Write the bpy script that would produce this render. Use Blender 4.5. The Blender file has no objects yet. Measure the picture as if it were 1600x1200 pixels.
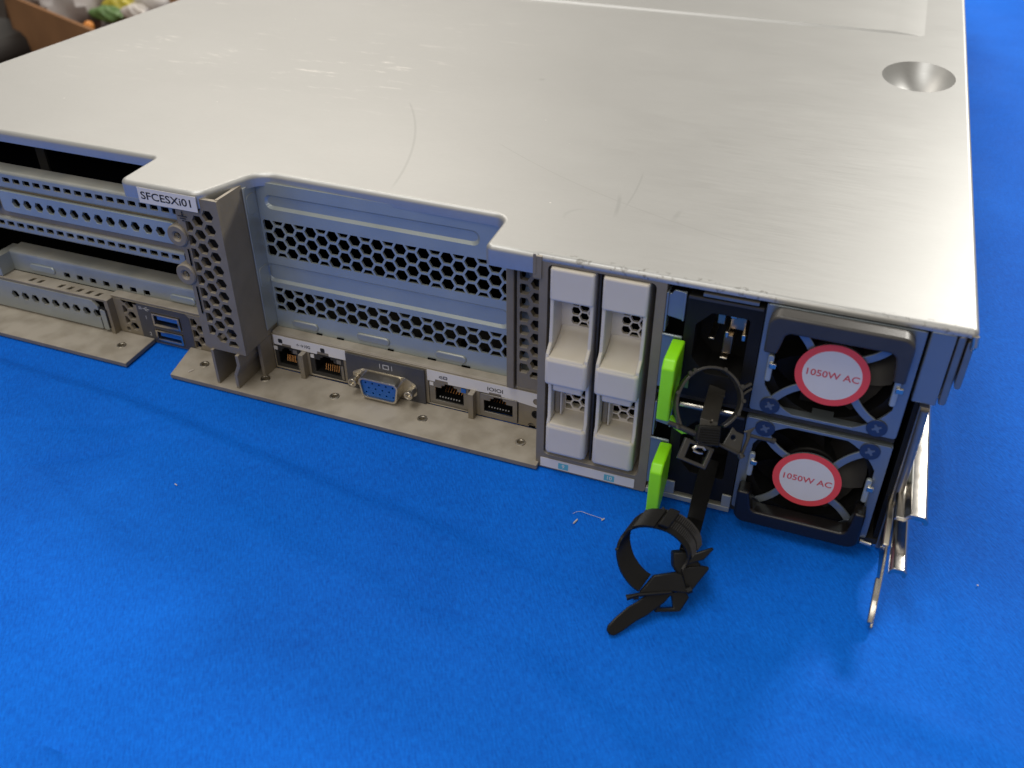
import bpy, math, random
from mathutils import Vector, Matrix, noise as mnoise
from mathutils.geometry import delaunay_2d_cdt
random.seed(7)
S = 0.001                                   # all numbers below are millimetres
scn = bpy.context.scene
COL = scn.collection

# ------------------------------------------------------------------ camera
cd = bpy.data.cameras.new('camera'); cam = bpy.data.objects.new('camera', cd); COL.objects.link(cam)
cam.location = (-42.21*S, -247.12*S, 222.63*S)
cam.rotation_euler = (0.9531254, 0.0, 0.3692050)
cd.sensor_width = 36; cd.lens = 1449.0/1600*36
cd.clip_start = 0.01; cd.clip_end = 60
cd.dof.use_dof = True; cd.dof.focus_distance = 0.345; cd.dof.aperture_fstop = 16
scn.camera = cam
# ------------------------------------------------------------------ light
w = bpy.data.worlds.new('World'); scn.world = w; w.use_nodes = True
bg = w.node_tree.nodes['Background']
bg.inputs[0].default_value = (1.0, 0.92, 0.81, 1); bg.inputs[1].default_value = 0.33
def area(name, loc, target, sx, sy, power, col):
    l = bpy.data.lights.new(name, 'AREA'); l.shape = 'RECTANGLE'; l.size = sx; l.size_y = sy
    l.energy = power; l.color = col
    o = bpy.data.objects.new(name, l); COL.objects.link(o); o.location = loc
    o.rotation_euler = (Vector(target)-Vector(loc)).to_track_quat('-Z', 'Y').to_euler()
    return o
area('ceiling_or_fill_lamp', (0.62, 1.75, 1.30), (-0.1, 0.0, 0), 0.34, 0.25, 26, (1.0, 0.96, 0.89))
area('ceiling_or_fill_lamp', (-1.35, 1.55, 1.6), (-0.25, 0.05, 0), 1.2, 0.5, 13, (1.0, 0.92, 0.82))
area('ceiling_or_fill_lamp', (-0.6, -0.25, 1.9), (-0.3, -0.1, 0), 1.6, 0.4, 16, (1.0, 0.97, 0.92))
area('ceiling_or_fill_lamp', (-0.2, -1.9, 1.5), (-0.2, 0, 0), 1.2, 0.5, 9, (1.0, 0.92, 0.80))  # fill lamp added behind the camera to warm and brighten upright faces
scn.view_settings.view_transform = 'Standard'; scn.view_settings.look = 'None'
scn.view_settings.exposure = 0.0; scn.view_settings.gamma = 1
scn.cycles.use_denoising = True
scn.cycles.max_bounces = 8

# ------------------------------------------------------------------ materials
def nd(nt, t, **k):
    n = nt.nodes.new(t)
    for a, b in k.items(): setattr(n, a, b)
    return n
def mat(name, col, rough=0.5, metal=0.0, var=0.0, nscale=150, bump=0.0, bscale=900, rvar=0.0, stretch=(1,1,1),
        dust=0.0, dustcol=(0.50, 0.44, 0.35), spec=0.5, emit=None, scale2=None):
    m = bpy.data.materials.new(name); m.use_nodes = True; nt = m.node_tree; b = nt.nodes['Principled BSDF']
    b.inputs['Base Color'].default_value = (*col, 1); b.inputs['Roughness'].default_value = rough
    b.inputs['Metallic'].default_value = metal; b.inputs['Specular IOR Level'].default_value = spec
    L = nt.links.new
    tc = nd(nt, 'ShaderNodeTexCoord'); mp = nd(nt, 'ShaderNodeMapping'); mp.inputs['Scale'].default_value = stretch
    L(tc.outputs['Object'], mp.inputs[0])
    csock = None
    if var or rvar:
        n = nd(nt, 'ShaderNodeTexNoise'); n.inputs['Scale'].default_value = nscale; n.inputs['Detail'].default_value = 5
        L(mp.outputs[0], n.inputs['Vector'])
        if var:
            r = nd(nt, 'ShaderNodeMapRange'); r.inputs[1].default_value = .3; r.inputs[2].default_value = .7
            r.inputs[3].default_value = 1-var; r.inputs[4].default_value = 1+var; L(n.outputs[0], r.inputs[0])
            mx = nd(nt, 'ShaderNodeVectorMath', operation='SCALE'); mx.inputs[0].default_value = col
            L(r.outputs[0], mx.inputs['Scale']); csock = mx.outputs[0]
        if rvar:
            r2 = nd(nt, 'ShaderNodeMapRange'); r2.inputs[1].default_value = .3; r2.inputs[2].default_value = .7
            r2.inputs[3].default_value = rough-rvar; r2.inputs[4].default_value = rough+rvar
            L(n.outputs[0], r2.inputs[0]); L(r2.outputs[0], b.inputs['Roughness'])
    if dust:
        g = nd(nt, 'ShaderNodeNewGeometry'); sx = nd(nt, 'ShaderNodeSeparateXYZ'); L(g.outputs['Normal'], sx.inputs[0])
        n3 = nd(nt, 'ShaderNodeTexNoise'); n3.inputs['Scale'].default_value = 90; n3.inputs['Detail'].default_value = 8
        L(tc.outputs['Object'], n3.inputs['Vector'])
        r3 = nd(nt, 'ShaderNodeMapRange'); r3.inputs[1].default_value = .35; r3.inputs[2].default_value = .6
        r3.inputs[3].default_value = .45; r3.inputs[4].default_value = 1.0; L(n3.outputs[0], r3.inputs[0])
        r4 = nd(nt, 'ShaderNodeMapRange'); r4.inputs[1].default_value = .3; r4.inputs[2].default_value = .9
        r4.inputs[3].default_value = 0; r4.inputs[4].default_value = dust; L(sx.outputs['Z'], r4.inputs[0])
        mu = nd(nt, 'ShaderNodeMath', operation='MULTIPLY'); L(r3.outputs[0], mu.inputs[0]); L(r4.outputs[0], mu.inputs[1])
        mc = nd(nt, 'ShaderNodeMix', data_type='RGBA'); L(mu.outputs[0], mc.inputs['Factor'])
        if csock: L(csock, mc.inputs['A'])
        else: mc.inputs['A'].default_value = (*col, 1)
        mc.inputs['B'].default_value = (*dustcol, 1); csock = mc.outputs['Result']
        iv = nd(nt, 'ShaderNodeMath', operation='SUBTRACT'); iv.inputs[0].default_value = 1; L(mu.outputs[0], iv.inputs[1])
        im = nd(nt, 'ShaderNodeMath', operation='MULTIPLY'); im.inputs[1].default_value = metal; L(iv.outputs[0], im.inputs[0])
        L(im.outputs[0], b.inputs['Metallic'])
    if csock: L(csock, b.inputs['Base Color'])
    if bump:
        n2 = nd(nt, 'ShaderNodeTexNoise'); n2.inputs['Scale'].default_value = bscale; n2.inputs['Detail'].default_value = 3
        L(mp.outputs[0], n2.inputs['Vector'])
        bp = nd(nt, 'ShaderNodeBump'); bp.inputs['Strength'].default_value = bump; bp.inputs['Distance'].default_value = 0.0002
        L(n2.outputs[0], bp.inputs['Height']); L(bp.outputs[0], b.inputs['Normal'])
    return m

def cover_material():
    m = mat('brushed_cover_steel', (0.70, 0.685, 0.645), .5, .78)
    nt = m.node_tree; b = nt.nodes['Principled BSDF']; L = nt.links.new
    tc = nd(nt, 'ShaderNodeTexCoord')
    def noise(scale, st, detail=5, rough=.5):
        mp = nd(nt, 'ShaderNodeMapping'); mp.inputs['Scale'].default_value = st; L(tc.outputs['Object'], mp.inputs[0])
        n = nd(nt, 'ShaderNodeTexNoise'); n.inputs['Scale'].default_value = scale; n.inputs['Detail'].default_value = detail
        n.inputs['Roughness'].default_value = rough
        L(mp.outputs[0], n.inputs['Vector']); return n.outputs[0]
    def rng(s, a, c, lo, hi):
        r = nd(nt, 'ShaderNodeMapRange'); r.inputs[1].default_value = a; r.inputs[2].default_value = c
        r.inputs[3].default_value = lo; r.inputs[4].default_value = hi; L(s, r.inputs[0]); return r.outputs[0]
    def mul(a, c):
        n = nd(nt, 'ShaderNodeMath', operation='MULTIPLY'); L(a, n.inputs[0]); L(c, n.inputs[1]); return n.outputs[0]
    streak = noise(60, (1, 22, 1), 6, .6); big = noise(7, (1, 1.6, 1), 4); fine = noise(500, (1, 8, 1), 3)
    tone = mul(rng(streak, .3, .7, .98, 1.013), rng(big, .3, .7, .965, 1.03))
    tone = mul(tone, rng(fine, .3, .7, .978, 1.018))
    # pale scuffs, longest along the width, in the far left half
    sc1 = rng(noise(44, (1, 4.5, 1), 6, .65), .59, .68, 0, 1); reg = rng(noise(6, (1, 1, 1), 2), .42, .58, 0, 1)
    scuff = mul(sc1, reg)
    sp = nd(nt, 'ShaderNodeSeparateXYZ'); L(tc.outputs['Object'], sp.inputs[0])
    X, Y = sp.outputs['X'], sp.outputs['Y']
    scuff = mul(scuff, rng(X, -.20, -.28, 0, 1)); scuff = mul(scuff, rng(Y, .08, .16, 0, 1))
    # dark scratches: distance to a few arcs
    marks = None
    def arc(cx, cy, r, wdt, x0, x1, y0, y1):
        nonlocal marks
        cc = nd(nt, 'ShaderNodeCombineXYZ'); L(X, cc.inputs[0]); L(Y, cc.inputs[1])
        d = nd(nt, 'ShaderNodeVectorMath', operation='DISTANCE'); L(cc.outputs[0], d.inputs[0]); d.inputs[1].default_value = (cx*S, cy*S, 0)
        s = nd(nt, 'ShaderNodeMath', operation='SUBTRACT'); L(d.outputs['Value'], s.inputs[0]); s.inputs[1].default_value = r*S
        a = nd(nt, 'ShaderNodeMath', operation='ABSOLUTE'); L(s.outputs[0], a.inputs[0])
        v = rng(a.outputs[0], wdt*S*.3, wdt*S, 1, 0)
        for sk, lo, hi in ((X, x0, x1), (Y, y0, y1)):
            v = mul(v, rng(sk, (lo-3)*S, (lo+3)*S, 0, 1)); v = mul(v, rng(sk, (hi-3)*S, (hi+3)*S, 1, 0))
        if marks is None: marks = v
        else:
            n = nd(nt, 'ShaderNodeMath', operation='MAXIMUM'); L(marks, n.inputs[0]); L(v, n.inputs[1]); marks = n.outputs[0]
    arc(-407.62, -8.42, 215.54, 0.7, -232, -194, 30, 114)
    arc(17.34, 333.33, 315.76, 0.28, -176, -72, 28, 84)
    arc(-220.04, 24.18, 106.59, 1.0, -119, -112, 36, 52)
    arc(-318.64, 47.01, 206.05, 0.5, -116, -111, 44, 74)
    arc(-123.17, 29.94, 7.10, 1.0, -131, -125, 29, 36)
    arc(962.70, -44.10, 1060.88, 1.2, -97, -92, 40, 47)
    arc(-187.2, 166.4, 0.2, 1.9, -192, -182, 161, 172)
    smud = noise(16, (1, 1.3, 1), 8, .65); tone = mul(tone, rng(smud, .35, .65, .988, 1.01))
    vo = nd(nt, 'ShaderNodeTexVoronoi'); vo.inputs['Scale'].default_value = 70; L(tc.outputs['Object'], vo.inputs['Vector'])
    speck = mul(rng(vo.outputs['Distance'], .018, .035, 1, 0), rng(noise(40, (1, 1, 1), 2), .5, .56, 0, 1))
    mxs = nd(nt, 'ShaderNodeMath', operation='MAXIMUM'); L(scuff, mxs.inputs[0]); L(speck, mxs.inputs[1]); scuff = mxs.outputs[0]
    marksf = rng(marks, 0, 1, 0, 1)
    tone2 = mul(tone, rng(marksf, 0, 1, 1, .88))
    sc = nd(nt, 'ShaderNodeVectorMath', operation='SCALE'); sc.inputs[0].default_value = (0.490, 0.497, 0.492); L(tone2, sc.inputs['Scale'])
    chip = mul(rng(noise(520, (1, 1, 1), 3, .6), .57, .62, 0, 1), rng(noise(28, (1, 1, 1), 2), .44, .56, 0, 1))
    chip = mul(chip, rng(Y, .0022, .0030, 1, 0)); chip = mul(chip, rng(X, -.13, -.12, 0, 1))
    wr = nd(nt, 'ShaderNodeMix', data_type='RGBA'); L(rng(chip, 0, 1, 0, .55), wr.inputs['Factor']); L(sc.outputs[0], wr.inputs['A']); wr.inputs['B'].default_value = (.12, .11, .09, 1)
    mx = nd(nt, 'ShaderNodeMix', data_type='RGBA'); L(rng(scuff, 0, 1, 0, .62), mx.inputs['Factor']); L(wr.outputs['Result'], mx.inputs['A'])
    mx.inputs['B'].default_value = (.95, .93, .9, 1)
    L(mx.outputs['Result'], b.inputs['Base Color'])
    ro = nd(nt, 'ShaderNodeMath', operation='ADD'); L(rng(streak, .3, .7, -.02, .03), ro.inputs[0]); L(rng(smud, .35, .65, .49, .45), ro.inputs[1]); L(ro.outputs[0], b.inputs['Roughness'])
    bp = nd(nt, 'ShaderNodeBump'); bp.inputs['Strength'].default_value = .10; bp.inputs['Distance'].default_value = 0.00005
    L(fine, bp.inputs['Height']); L(bp.outputs[0], b.inputs['Normal'])
    return m

def cloth_material():
    m = bpy.data.materials.new('blue_twill_cloth'); m.use_nodes = True; nt = m.node_tree; b = nt.nodes['Principled BSDF']; L = nt.links.new
    b.inputs['Roughness'].default_value = .72; b.inputs['Specular IOR Level'].default_value = .12
    b.inputs['Sheen Weight'].default_value = .0
    tc = nd(nt, 'ShaderNodeTexCoord')
    def fibres(ang, per, run):
        mp = nd(nt, 'ShaderNodeMapping'); mp.inputs['Rotation'].default_value = (0, 0, ang); L(tc.outputs['Object'], mp.inputs[0])
        m3 = nd(nt, 'ShaderNodeMapping'); m3.inputs['Scale'].default_value = (1/(per*S), 1/(per*run*S), 1); L(mp.outputs[0], m3.inputs[0])
        wv = nd(nt, 'ShaderNodeTexNoise'); wv.inputs['Scale'].default_value = 1; wv.inputs['Detail'].default_value = 2
        L(m3.outputs[0], wv.inputs[0]); return wv.outputs[0]
    a = fibres(math.radians(-34), .58, 5); c = fibres(math.radians(52), .6, 3)
    n = nd(nt, 'ShaderNodeTexNoise'); n.inputs['Scale'].default_value = 900; n.inputs['Detail'].default_value = 3; L(tc.outputs['Object'], n.inputs['Vector'])
    n2 = nd(nt, 'ShaderNodeTexNoise'); n2.inputs['Scale'].default_value = 9; n2.inputs['Detail'].default_value = 5; L(tc.outputs['Object'], n2.inputs['Vector'])
    def m2(op, x, y):
        q = nd(nt, 'ShaderNodeMath', operation=op)
        for i, v in enumerate((x, y)):
            if isinstance(v, (int, float)): q.inputs[i].default_value = v
            else: L(v, q.inputs[i])
        return q.outputs[0]
    h = m2('ADD', m2('MULTIPLY', a, .85), m2('MULTIPLY', c, .35)); h = m2('ADD', h, m2('MULTIPLY', n.outputs[0], .35))
    n3 = nd(nt, 'ShaderNodeTexNoise'); n3.inputs['Scale'].default_value = 130; n3.inputs['Detail'].default_value = 6; n3.inputs['Roughness'].default_value = .7; L(tc.outputs['Object'], n3.inputs['Vector'])
    fac = m2('ADD', m2('ADD', m2('MULTIPLY', h, .34), m2('MULTIPLY', n2.outputs[0], .26)), m2('MULTIPLY', n3.outputs[0], .12))
    cr = nd(nt, 'ShaderNodeValToRGB'); e = cr.color_ramp.elements
    e[0].position = .34; e[0].color = (.001, .092, .53, 1); e[1].position = .64; e[1].color = (.003, .205, .97, 1)
    L(fac, cr.inputs[0]); L(cr.outputs[0], b.inputs['Base Color'])
    bp = nd(nt, 'ShaderNodeBump'); bp.inputs['Strength'].default_value = .8; bp.inputs['Distance'].default_value = 0.0003
    L(h, bp.inputs['Height']); L(bp.outputs[0], b.inputs['Normal'])
    return m

M = dict(
 cover=cover_material(), cloth=cloth_material(),
 zinc=mat('zinc_plated_steel', (.40, .45, .45), .42, .50, var=.06, nscale=60, rvar=.05, bump=.1, bscale=1500),
 zincdull=mat('dull_zinc_steel', (.37, .40, .39), .47, .5, var=.08, nscale=80, rvar=.05, dust=.35),
 psu=mat('supply_steel', (.24, .28, .31), .36, .6, var=.05, nscale=60, rvar=.04),
 taupe=mat('taupe_nickel_paint', (.235, .202, .150), .55, .2, var=.08, nscale=120, bump=.15, bscale=2500, dust=.8, dustcol=(.45, .41, .35)),
 chrome=mat('polished_rail_steel', (.46, .445, .42), .22, 1.0, var=.04, rvar=.04, nscale=200, bump=.15, bscale=250),
 plastic=mat('warm_white_plastic', (.64, .605, .55), .45, 0, var=.03, nscale=70, bump=.12, bscale=3000, dust=.45, dustcol=(.56, .50, .37)),
 green=mat('lime_green_plastic', (.30, .86, .010), .38, 0, var=.03, bump=.08, bscale=2000),
 black=mat('black_plastic', (.010, .010, .010), .5, 0, var=.15, bump=.15, bscale=1500, spec=.22),
 inky=mat('glossy_black_nylon', (.007, .007, .007), .36, 0, var=.15, bump=.12, bscale=1200, spec=.28),
 matte=mat('matte_black_blade', (.012, .011, .011), .45, 0, spec=.3),
 blackgloss=mat('glossy_black_grip', (.010, .009, .009), .28, 0, spec=.5, bump=.1, bscale=900),
 strap=mat('black_nylon', (.030, .028, .024), .36, 0, var=.15, bump=.12, bscale=1200, spec=.6),
 rubber=mat('dark_rubber_grip', (.040, .038, .036), .38, 0, var=.1, bump=.15, bscale=2200, spec=.55),
 dark=mat('interior_shade_black', (.004, .004, .004), .8, 0, spec=.0),  # near-black colour stands in for the shade inside openings
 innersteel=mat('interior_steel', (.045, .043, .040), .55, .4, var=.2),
 label=mat('white_label', (.70, .68, .66), .5, 0, var=.02),
 ink=mat('black_ink', (.012, .012, .012), .6),
 pale=mat('pale_print', (.45, .45, .45), .6),
 grey=mat('charcoal_label', (.060, .060, .066), .5, 0, var=.08),
 red=mat('red_print', (.82, .075, .070), .45),
 redink=mat('red_lettering', (.62, .08, .09), .5),
 cyan=mat('cyan_print', (.13, .45, .55), .5),
 blue=mat('blue_connector_plastic', (.012, .12, .46), .4),
 gold=mat('gold_contacts', (.85, .42, .16), .25, 1.0),
 brass=mat('dull_contact_metal', (.40, .33, .24), .35, 1.0, var=.1),
 nickel=mat('nickel_shell', (.62, .58, .50), .28, 1.0, var=.08),
 jack=mat('jack_shell_metal', (.30, .28, .25), .38, .8, var=.1),
 screw=mat('dark_blued_screw', (.085, .10, .13), .35, .8),
 card=mat('brown_cardboard', (.28, .135, .055), .85, 0, var=.12, nscale=15),
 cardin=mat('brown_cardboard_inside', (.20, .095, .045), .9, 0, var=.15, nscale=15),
 bag=mat('grey_translucent_plastic', (.30, .27, .26), .3, 0, var=.2, nscale=12),
 yellow=mat('yellow_foil', (.50, .42, .04), .4, 0, var=.2, nscale=30),
 greenfoil=mat('green_foil', (.12, .22, .07), .4),
 orange=mat('orange_plastic', (.75, .28, .05), .4),
 white=mat('white_plastic', (.62, .58, .54), .4, var=.1),
 floor=mat('brown_carpet', (.05, .035, .028), .9, 0, var=.2, nscale=20),
 charcoal=mat('charcoal_vinyl', (.03, .028, .027), .6),
)

# ------------------------------------------------------------------ geometry helpers
WORLD = {}
class MB:
    def __init__(s): s.v = []; s.f = []
    def add(s, vs, fs):
        o = len(s.v); s.v += [tuple(q) for q in vs]; s.f += [tuple(i+o for i in f) for f in fs]; return s
    def box(s, x0, x1, y0, y1, z0, z1, m=None):
        vs = [Vector((x, y, z)) for z in (z0, z1) for y in (y0, y1) for x in (x0, x1)]
        if m is not None: vs = [m @ q for q in vs]
        return s.add(vs, [(0,2,3,1),(4,5,7,6),(0,1,5,4),(2,6,7,3),(0,4,6,2),(1,3,7,5)])
    def tube(s, pts, r, n=10, cap=True, rx=None):
        pts = [Vector(q) for q in pts]; N = len(pts); vs = []; ref = None
        for i, q in enumerate(pts):
            t = (pts[min(i+1, N-1)]-pts[max(i-1, 0)]).normalized()
            if ref is None: ref = t.cross(Vector((0, 0, 1))) if abs(t.z) < .9 else t.cross(Vector((1, 0, 0)))
            a = (ref - t*ref.dot(t)).normalized(); ref = a; b = t.cross(a)
            rr = r[i] if isinstance(r, (list, tuple)) else r
            for k in range(n):
                an = 2*math.pi*k/n; vs.append(q + a*math.cos(an)*rr + b*math.sin(an)*rr)
        fs = [(i*n+k, i*n+(k+1) % n, (i+1)*n+(k+1) % n, (i+1)*n+k) for i in range(N-1) for k in range(n)]
        if cap: fs += [tuple(range(n))[::-1], tuple((N-1)*n+k for k in range(n))]
        return s.add(vs, fs)
    def prism(s, poly, d, fr):
        """poly: 2-D outline; fr(a,b,t) -> point; extruded t=0..d"""
        n = len(poly)
        vs = [fr(a, b, 0) for a, b in poly] + [fr(a, b, d) for a, b in poly]
        return s.add(vs, [tuple(range(n)), tuple(range(2*n-1, n-1, -1))] + [(i, n+i, n+(i+1) % n, (i+1) % n) for i in range(n)])
    def plate(s, outer, holes, t, fr):
        loops = [outer] + holes; vs = []; es = []
        for lp in loops:
            o = len(vs); vs += [Vector(q) for q in lp]; es += [(o+i, o+(i+1) % len(lp)) for i in range(len(lp))]
        r = delaunay_2d_cdt(vs, es, [], 0, 1e-5); V, T = r[0], r[2]
        def inside(p, lp):
            c = False; n = len(lp)
            for i in range(n):
                x1, y1 = lp[i]; x2, y2 = lp[(i+1) % n]
                if (y1 > p[1]) != (y2 > p[1]) and p[0] < (x2-x1)*(p[1]-y1)/(y2-y1)+x1: c = not c
            return c
        bb = [(min(q[0] for q in h), max(q[0] for q in h), min(q[1] for q in h), max(q[1] for q in h)) for h in holes]
        keep = []
        for f in T:
            c = (sum(V[i][0] for i in f)/len(f), sum(V[i][1] for i in f)/len(f))
            if not inside(c, outer): continue
            if any(b[0] < c[0] < b[1] and b[2] < c[1] < b[3] and inside(c, h) for h, b in zip(holes, bb)): continue
            keep.append(tuple(f))
        cnt = {}
        for f in keep:
            for i in range(len(f)):
                a, b = f[i], f[(i+1) % len(f)]; cnt[(a, b)] = cnt.get((a, b), 0)+1
        n = len(V); fs = list(keep)+[tuple(n+i for i in reversed(f)) for f in keep]
        for (a, b) in cnt:
            if (b, a) not in cnt: fs.append((a, n+a, n+b, b))
        return s.add([fr(q[0], q[1], 0) for q in V]+[fr(q[0], q[1], t) for q in V], fs)
def XZ(y): return lambda a, b, t: (a, y+t, b)        # front face at y, thickness grows away from the viewer
def XY(z): return lambda a, b, t: (a, b, z+t)
def YZ(x): return lambda a, b, t: (x+t, a, b)
def rect(x0, x1, z0, z1): return [(x0, z0), (x1, z0), (x1, z1), (x0, z1)]
def fillet(pts, rad, seg=5):
    out = []; n = len(pts)
    for i in range(n):
        p0, p, p1 = Vector(pts[i-1]), Vector(pts[i]), Vector(pts[(i+1) % n])
        r = rad[i] if isinstance(rad, (list, tuple)) else rad
        a = (p0-p); b = (p1-p); la, lb = a.length, b.length; a.normalize(); b.normalize()
        cs = max(-1, min(1, a.dot(b))); th = math.acos(cs)
        if r <= 0 or th > 3.1: out.append(tuple(p)); continue
        t = min(r/math.tan(th/2), la*.49, lb*.49); r = t*math.tan(th/2)
        c = p + (a+b).normalized()*(r/math.sin(th/2)); s0 = p+a*t-c; s1 = p+b*t-c
        a0 = math.atan2(s0.y, s0.x); a1 = math.atan2(s1.y, s1.x); d = (a1-a0+math.pi) % (2*math.pi)-math.pi
        for k in range(seg+1):
            an = a0+d*k/seg; out.append((c.x+r*math.cos(an), c.y+r*math.sin(an)))
    return out
def rrect(x0, x1, z0, z1, r, seg=4): return fillet(rect(x0, x1, z0, z1), r, seg)
def circ(cx, cz, r, n=20, rz=None): return [(cx+r*math.cos(2*math.pi*k/n), cz+(rz or r)*math.sin(2*math.pi*k/n)) for k in range(n)]
def hexa(cx, cz, af, flat=True):            # af = across flats; flat top
    R = af/math.sqrt(3); o = 0 if flat else math.pi/6
    return [(cx+R*math.cos(o+math.pi/3*k), cz+R*math.sin(o+math.pi/3*k)) for k in range(6)]
def clip(poly, x0, x1, z0, z1):
    def cut(P, f, g):
        out = []
        for i in range(len(P)):
            a, b = P[i-1], P[i]
            fa, fb = f(a), f(b)
            if fa >= 0 and fb >= 0: out.append(b)
            elif fa >= 0 or fb >= 0:
                t = fa/(fa-fb); q = (a[0]+(b[0]-a[0])*t, a[1]+(b[1]-a[1])*t); out.append(q)
                if fb >= 0: out.append(b)
        return out
    for f in (lambda q: q[0]-x0, lambda q: x1-q[0], lambda q: q[1]-z0, lambda q: z1-q[1]):
        poly = cut(poly, f, None)
        if len(poly) < 3: return []
    ar = abs(sum(poly[i-1][0]*poly[i][1]-poly[i][0]*poly[i-1][1] for i in range(len(poly))))/2
    return poly if ar > 1.2 else []
def hexgrid(x0, x1, z0, z1, cx, cz, pitch, af):
    dx = pitch*math.sqrt(3)/2; hs = []
    for i in range(int((x0-cx)/dx)-2, int((x1-cx)/dx)+3):
        for j in range(int((z0-cz)/pitch)-2, int((z1-cz)/pitch)+3):
            h = clip(hexa(cx+i*dx, cz+(j+(.5 if i % 2 else 0))*pitch, af), x0, x1, z0, z1)
            if h: hs.append(h)
    return hs

def tag(o, label=None, cat=None, group=None, kind=None):
    if label: o['label'] = label
    if cat: o['category'] = cat
    if group: o['group'] = group
    if kind: o['kind'] = kind
    return o
def link(o, parent, at):
    COL.objects.link(o); at = Vector(at)
    if parent is not None:
        o.parent = parent; o.location = (at-WORLD[parent.name])*S
    else: o.location = at*S
    WORLD[o.name] = at; return o
def thing(name, at, label, cat, group=None):
    return tag(link(bpy.data.objects.new(name, None), None, at), label, cat, group)
def O(name, mb, m, parent=None, at=(0, 0, 0), bevel=0, seg=2, smooth=False, kind=None, label=None, ang=30):
    """links an MB (world mm) as one mesh object whose origin is `at`"""
    me = bpy.data.meshes.new(name); at = Vector(at)
    me.from_pydata([((Vector(q)-at)*S)[:] for q in mb.v], [], mb.f); me.update()
    me.materials.append(M[m])
    o = bpy.data.objects.new(name, me); link(o, parent, at)
    import bmesh
    bm = bmesh.new(); bm.from_mesh(me); bmesh.ops.recalc_face_normals(bm, faces=bm.faces); bm.to_mesh(me); bm.free()
    if bevel:
        b = o.modifiers.new('Bevel', 'BEVEL'); b.width = bevel*S; b.segments = seg; b.limit_method = 'ANGLE'; b.angle_limit = math.radians(ang)
        b.use_clamp_overlap = True
    if smooth or bevel:
        me.shade_smooth() if hasattr(me, 'shade_smooth') else [setattr(p, 'use_smooth', True) for p in me.polygons]
        try: me.set_sharp_from_angle(angle=math.radians(35))
        except Exception: pass
    if kind: o['kind'] = kind
    if label: o['label'] = label
    return o
def text(name, s, size, m, parent, origin, ex, ez, bold=0.0, align='CENTER', width=None, thick=.04, spacing=1.0):
    """flat lettering: ex = reading direction, ez = up direction (unit vectors), size = cap height mm"""
    c = bpy.data.curves.new(name, 'FONT'); c.body = s; c.size = size/0.72; c.align_x = align; c.align_y = 'CENTER'
    c.offset = bold; c.space_character = spacing; c.resolution_u = 3; c.extrude = thick/2
    tmp = bpy.data.objects.new(name+'_source', c); COL.objects.link(tmp)
    dg = bpy.context.evaluated_depsgraph_get(); me = bpy.data.meshes.new_from_object(tmp.evaluated_get(dg))
    bpy.data.objects.remove(tmp); bpy.data.curves.remove(c)
    ex = Vector(ex).normalized(); ez = Vector(ez).normalized(); en = ex.cross(ez)
    xs = [q.co.x for q in me.vertices]; k = (width/(max(xs)-min(xs))) if width else 1
    for q in me.vertices:
        q.co = (ex*(q.co.x*k)+ez*q.co.y+en*(q.co.z+thick/2))*S
    me.name = name; me.materials.clear(); me.materials.append(M[m])
    o = bpy.data.objects.new(name, me); return link(o, parent, origin)

# ================================================================== SETTING
def cloth_height(x, y):
    # a pressed fold running beside the server and a few soft waves
    h = 0
    d = (y+20) - (-0.105*(x+360)) + 20            # fold line a
    def ridge(t, wd): return math.exp(-(t/wd)**2)
    K = [(-705, -14), (-365, -19.8), (-300, -21.5), (-249, -28), (-200, -35), (-144, -43), (-100, -52), (0, -75), (200, -110)]
    for (xa, ya), (xb, yb) in zip(K, K[1:]):
        if xa <= x <= xb: yf = ya+(yb-ya)*(x-xa)/(xb-xa)
    if x > 200 or x < -705: yf = -60
    d = yf-y                                       # > 0 on the near side
    amp = 2.2*max(0, min(1, (-85-x)/130)) + .4
    if d > -5: h += amp*(.5-.5*math.cos(math.pi*min(1, (d+5)/9)))*math.exp(-max(0, d-2)/34)
    # a second crease running off toward the lower left
    t = (x+271)*.50-(y+25.3); 
    if x < -268: h -= .55*ridge(t+2*math.sin(x/14), 2.2)*min(1, (-268-x)/12)
    far = min(1, max(0, (-14-y)/25)) if x < 14 else 1
    nz = lambda f, k: mnoise.noise(Vector((x*f, y*f, k)))
    far *= 1-.85*math.exp(-((x+72)/38)**2-((y+52)/34)**2)
    h += far*(3.2*nz(1/90, 1.3)+1.5*nz(1/36, 5.1)+.42*nz(1/14, 9.7))
    for k, (px_, py_, dx_, dy_, ln, am, wd) in enumerate(CREASES):
        u = (x-px_)*dx_+(y-py_)*dy_; v = -(x-px_)*dy_+(y-py_)*dx_+3.5*nz(1/40, 20+k)
        if 0 < u < ln: h += 1.9*far*am*math.sin(math.pi*u/ln)*math.exp(-(v/wd)**2)
    # small ring-shaped bump
    r = math.hypot(x+207, y+165); h += 1.0*ridge(r-9.5, 1.4)*(1 if y+165 > -2 else 0)
    h += .9*ridge(x-75-.10*y, 7)*min(1, max(0, (x-30)/20))
    return h
def _cr(x, y, ang, ln, am, wd): return (x, y, math.cos(math.radians(ang)), math.sin(math.radians(ang)), ln, am, wd)
CREASES = [_cr(-255, -30, 215, 120, -.7, 3), _cr(-215, -22, 8, 130, .6, 4), _cr(-235, -60, -12, 190, .7, 6), _cr(-120, -70, -30, 130, .6, 5),
           _cr(-60, -60, -5, 110, .9, 7), _cr(20, -10, -80, 90, .7, 6), _cr(-190, -120, 20, 120, .5, 6), _cr(-330, -60, -20, 120, .6, 5), _cr(60, 60, -70, 160, .8, 8), _cr(-20, -100, 15, 90, .6, 6)]
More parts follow.
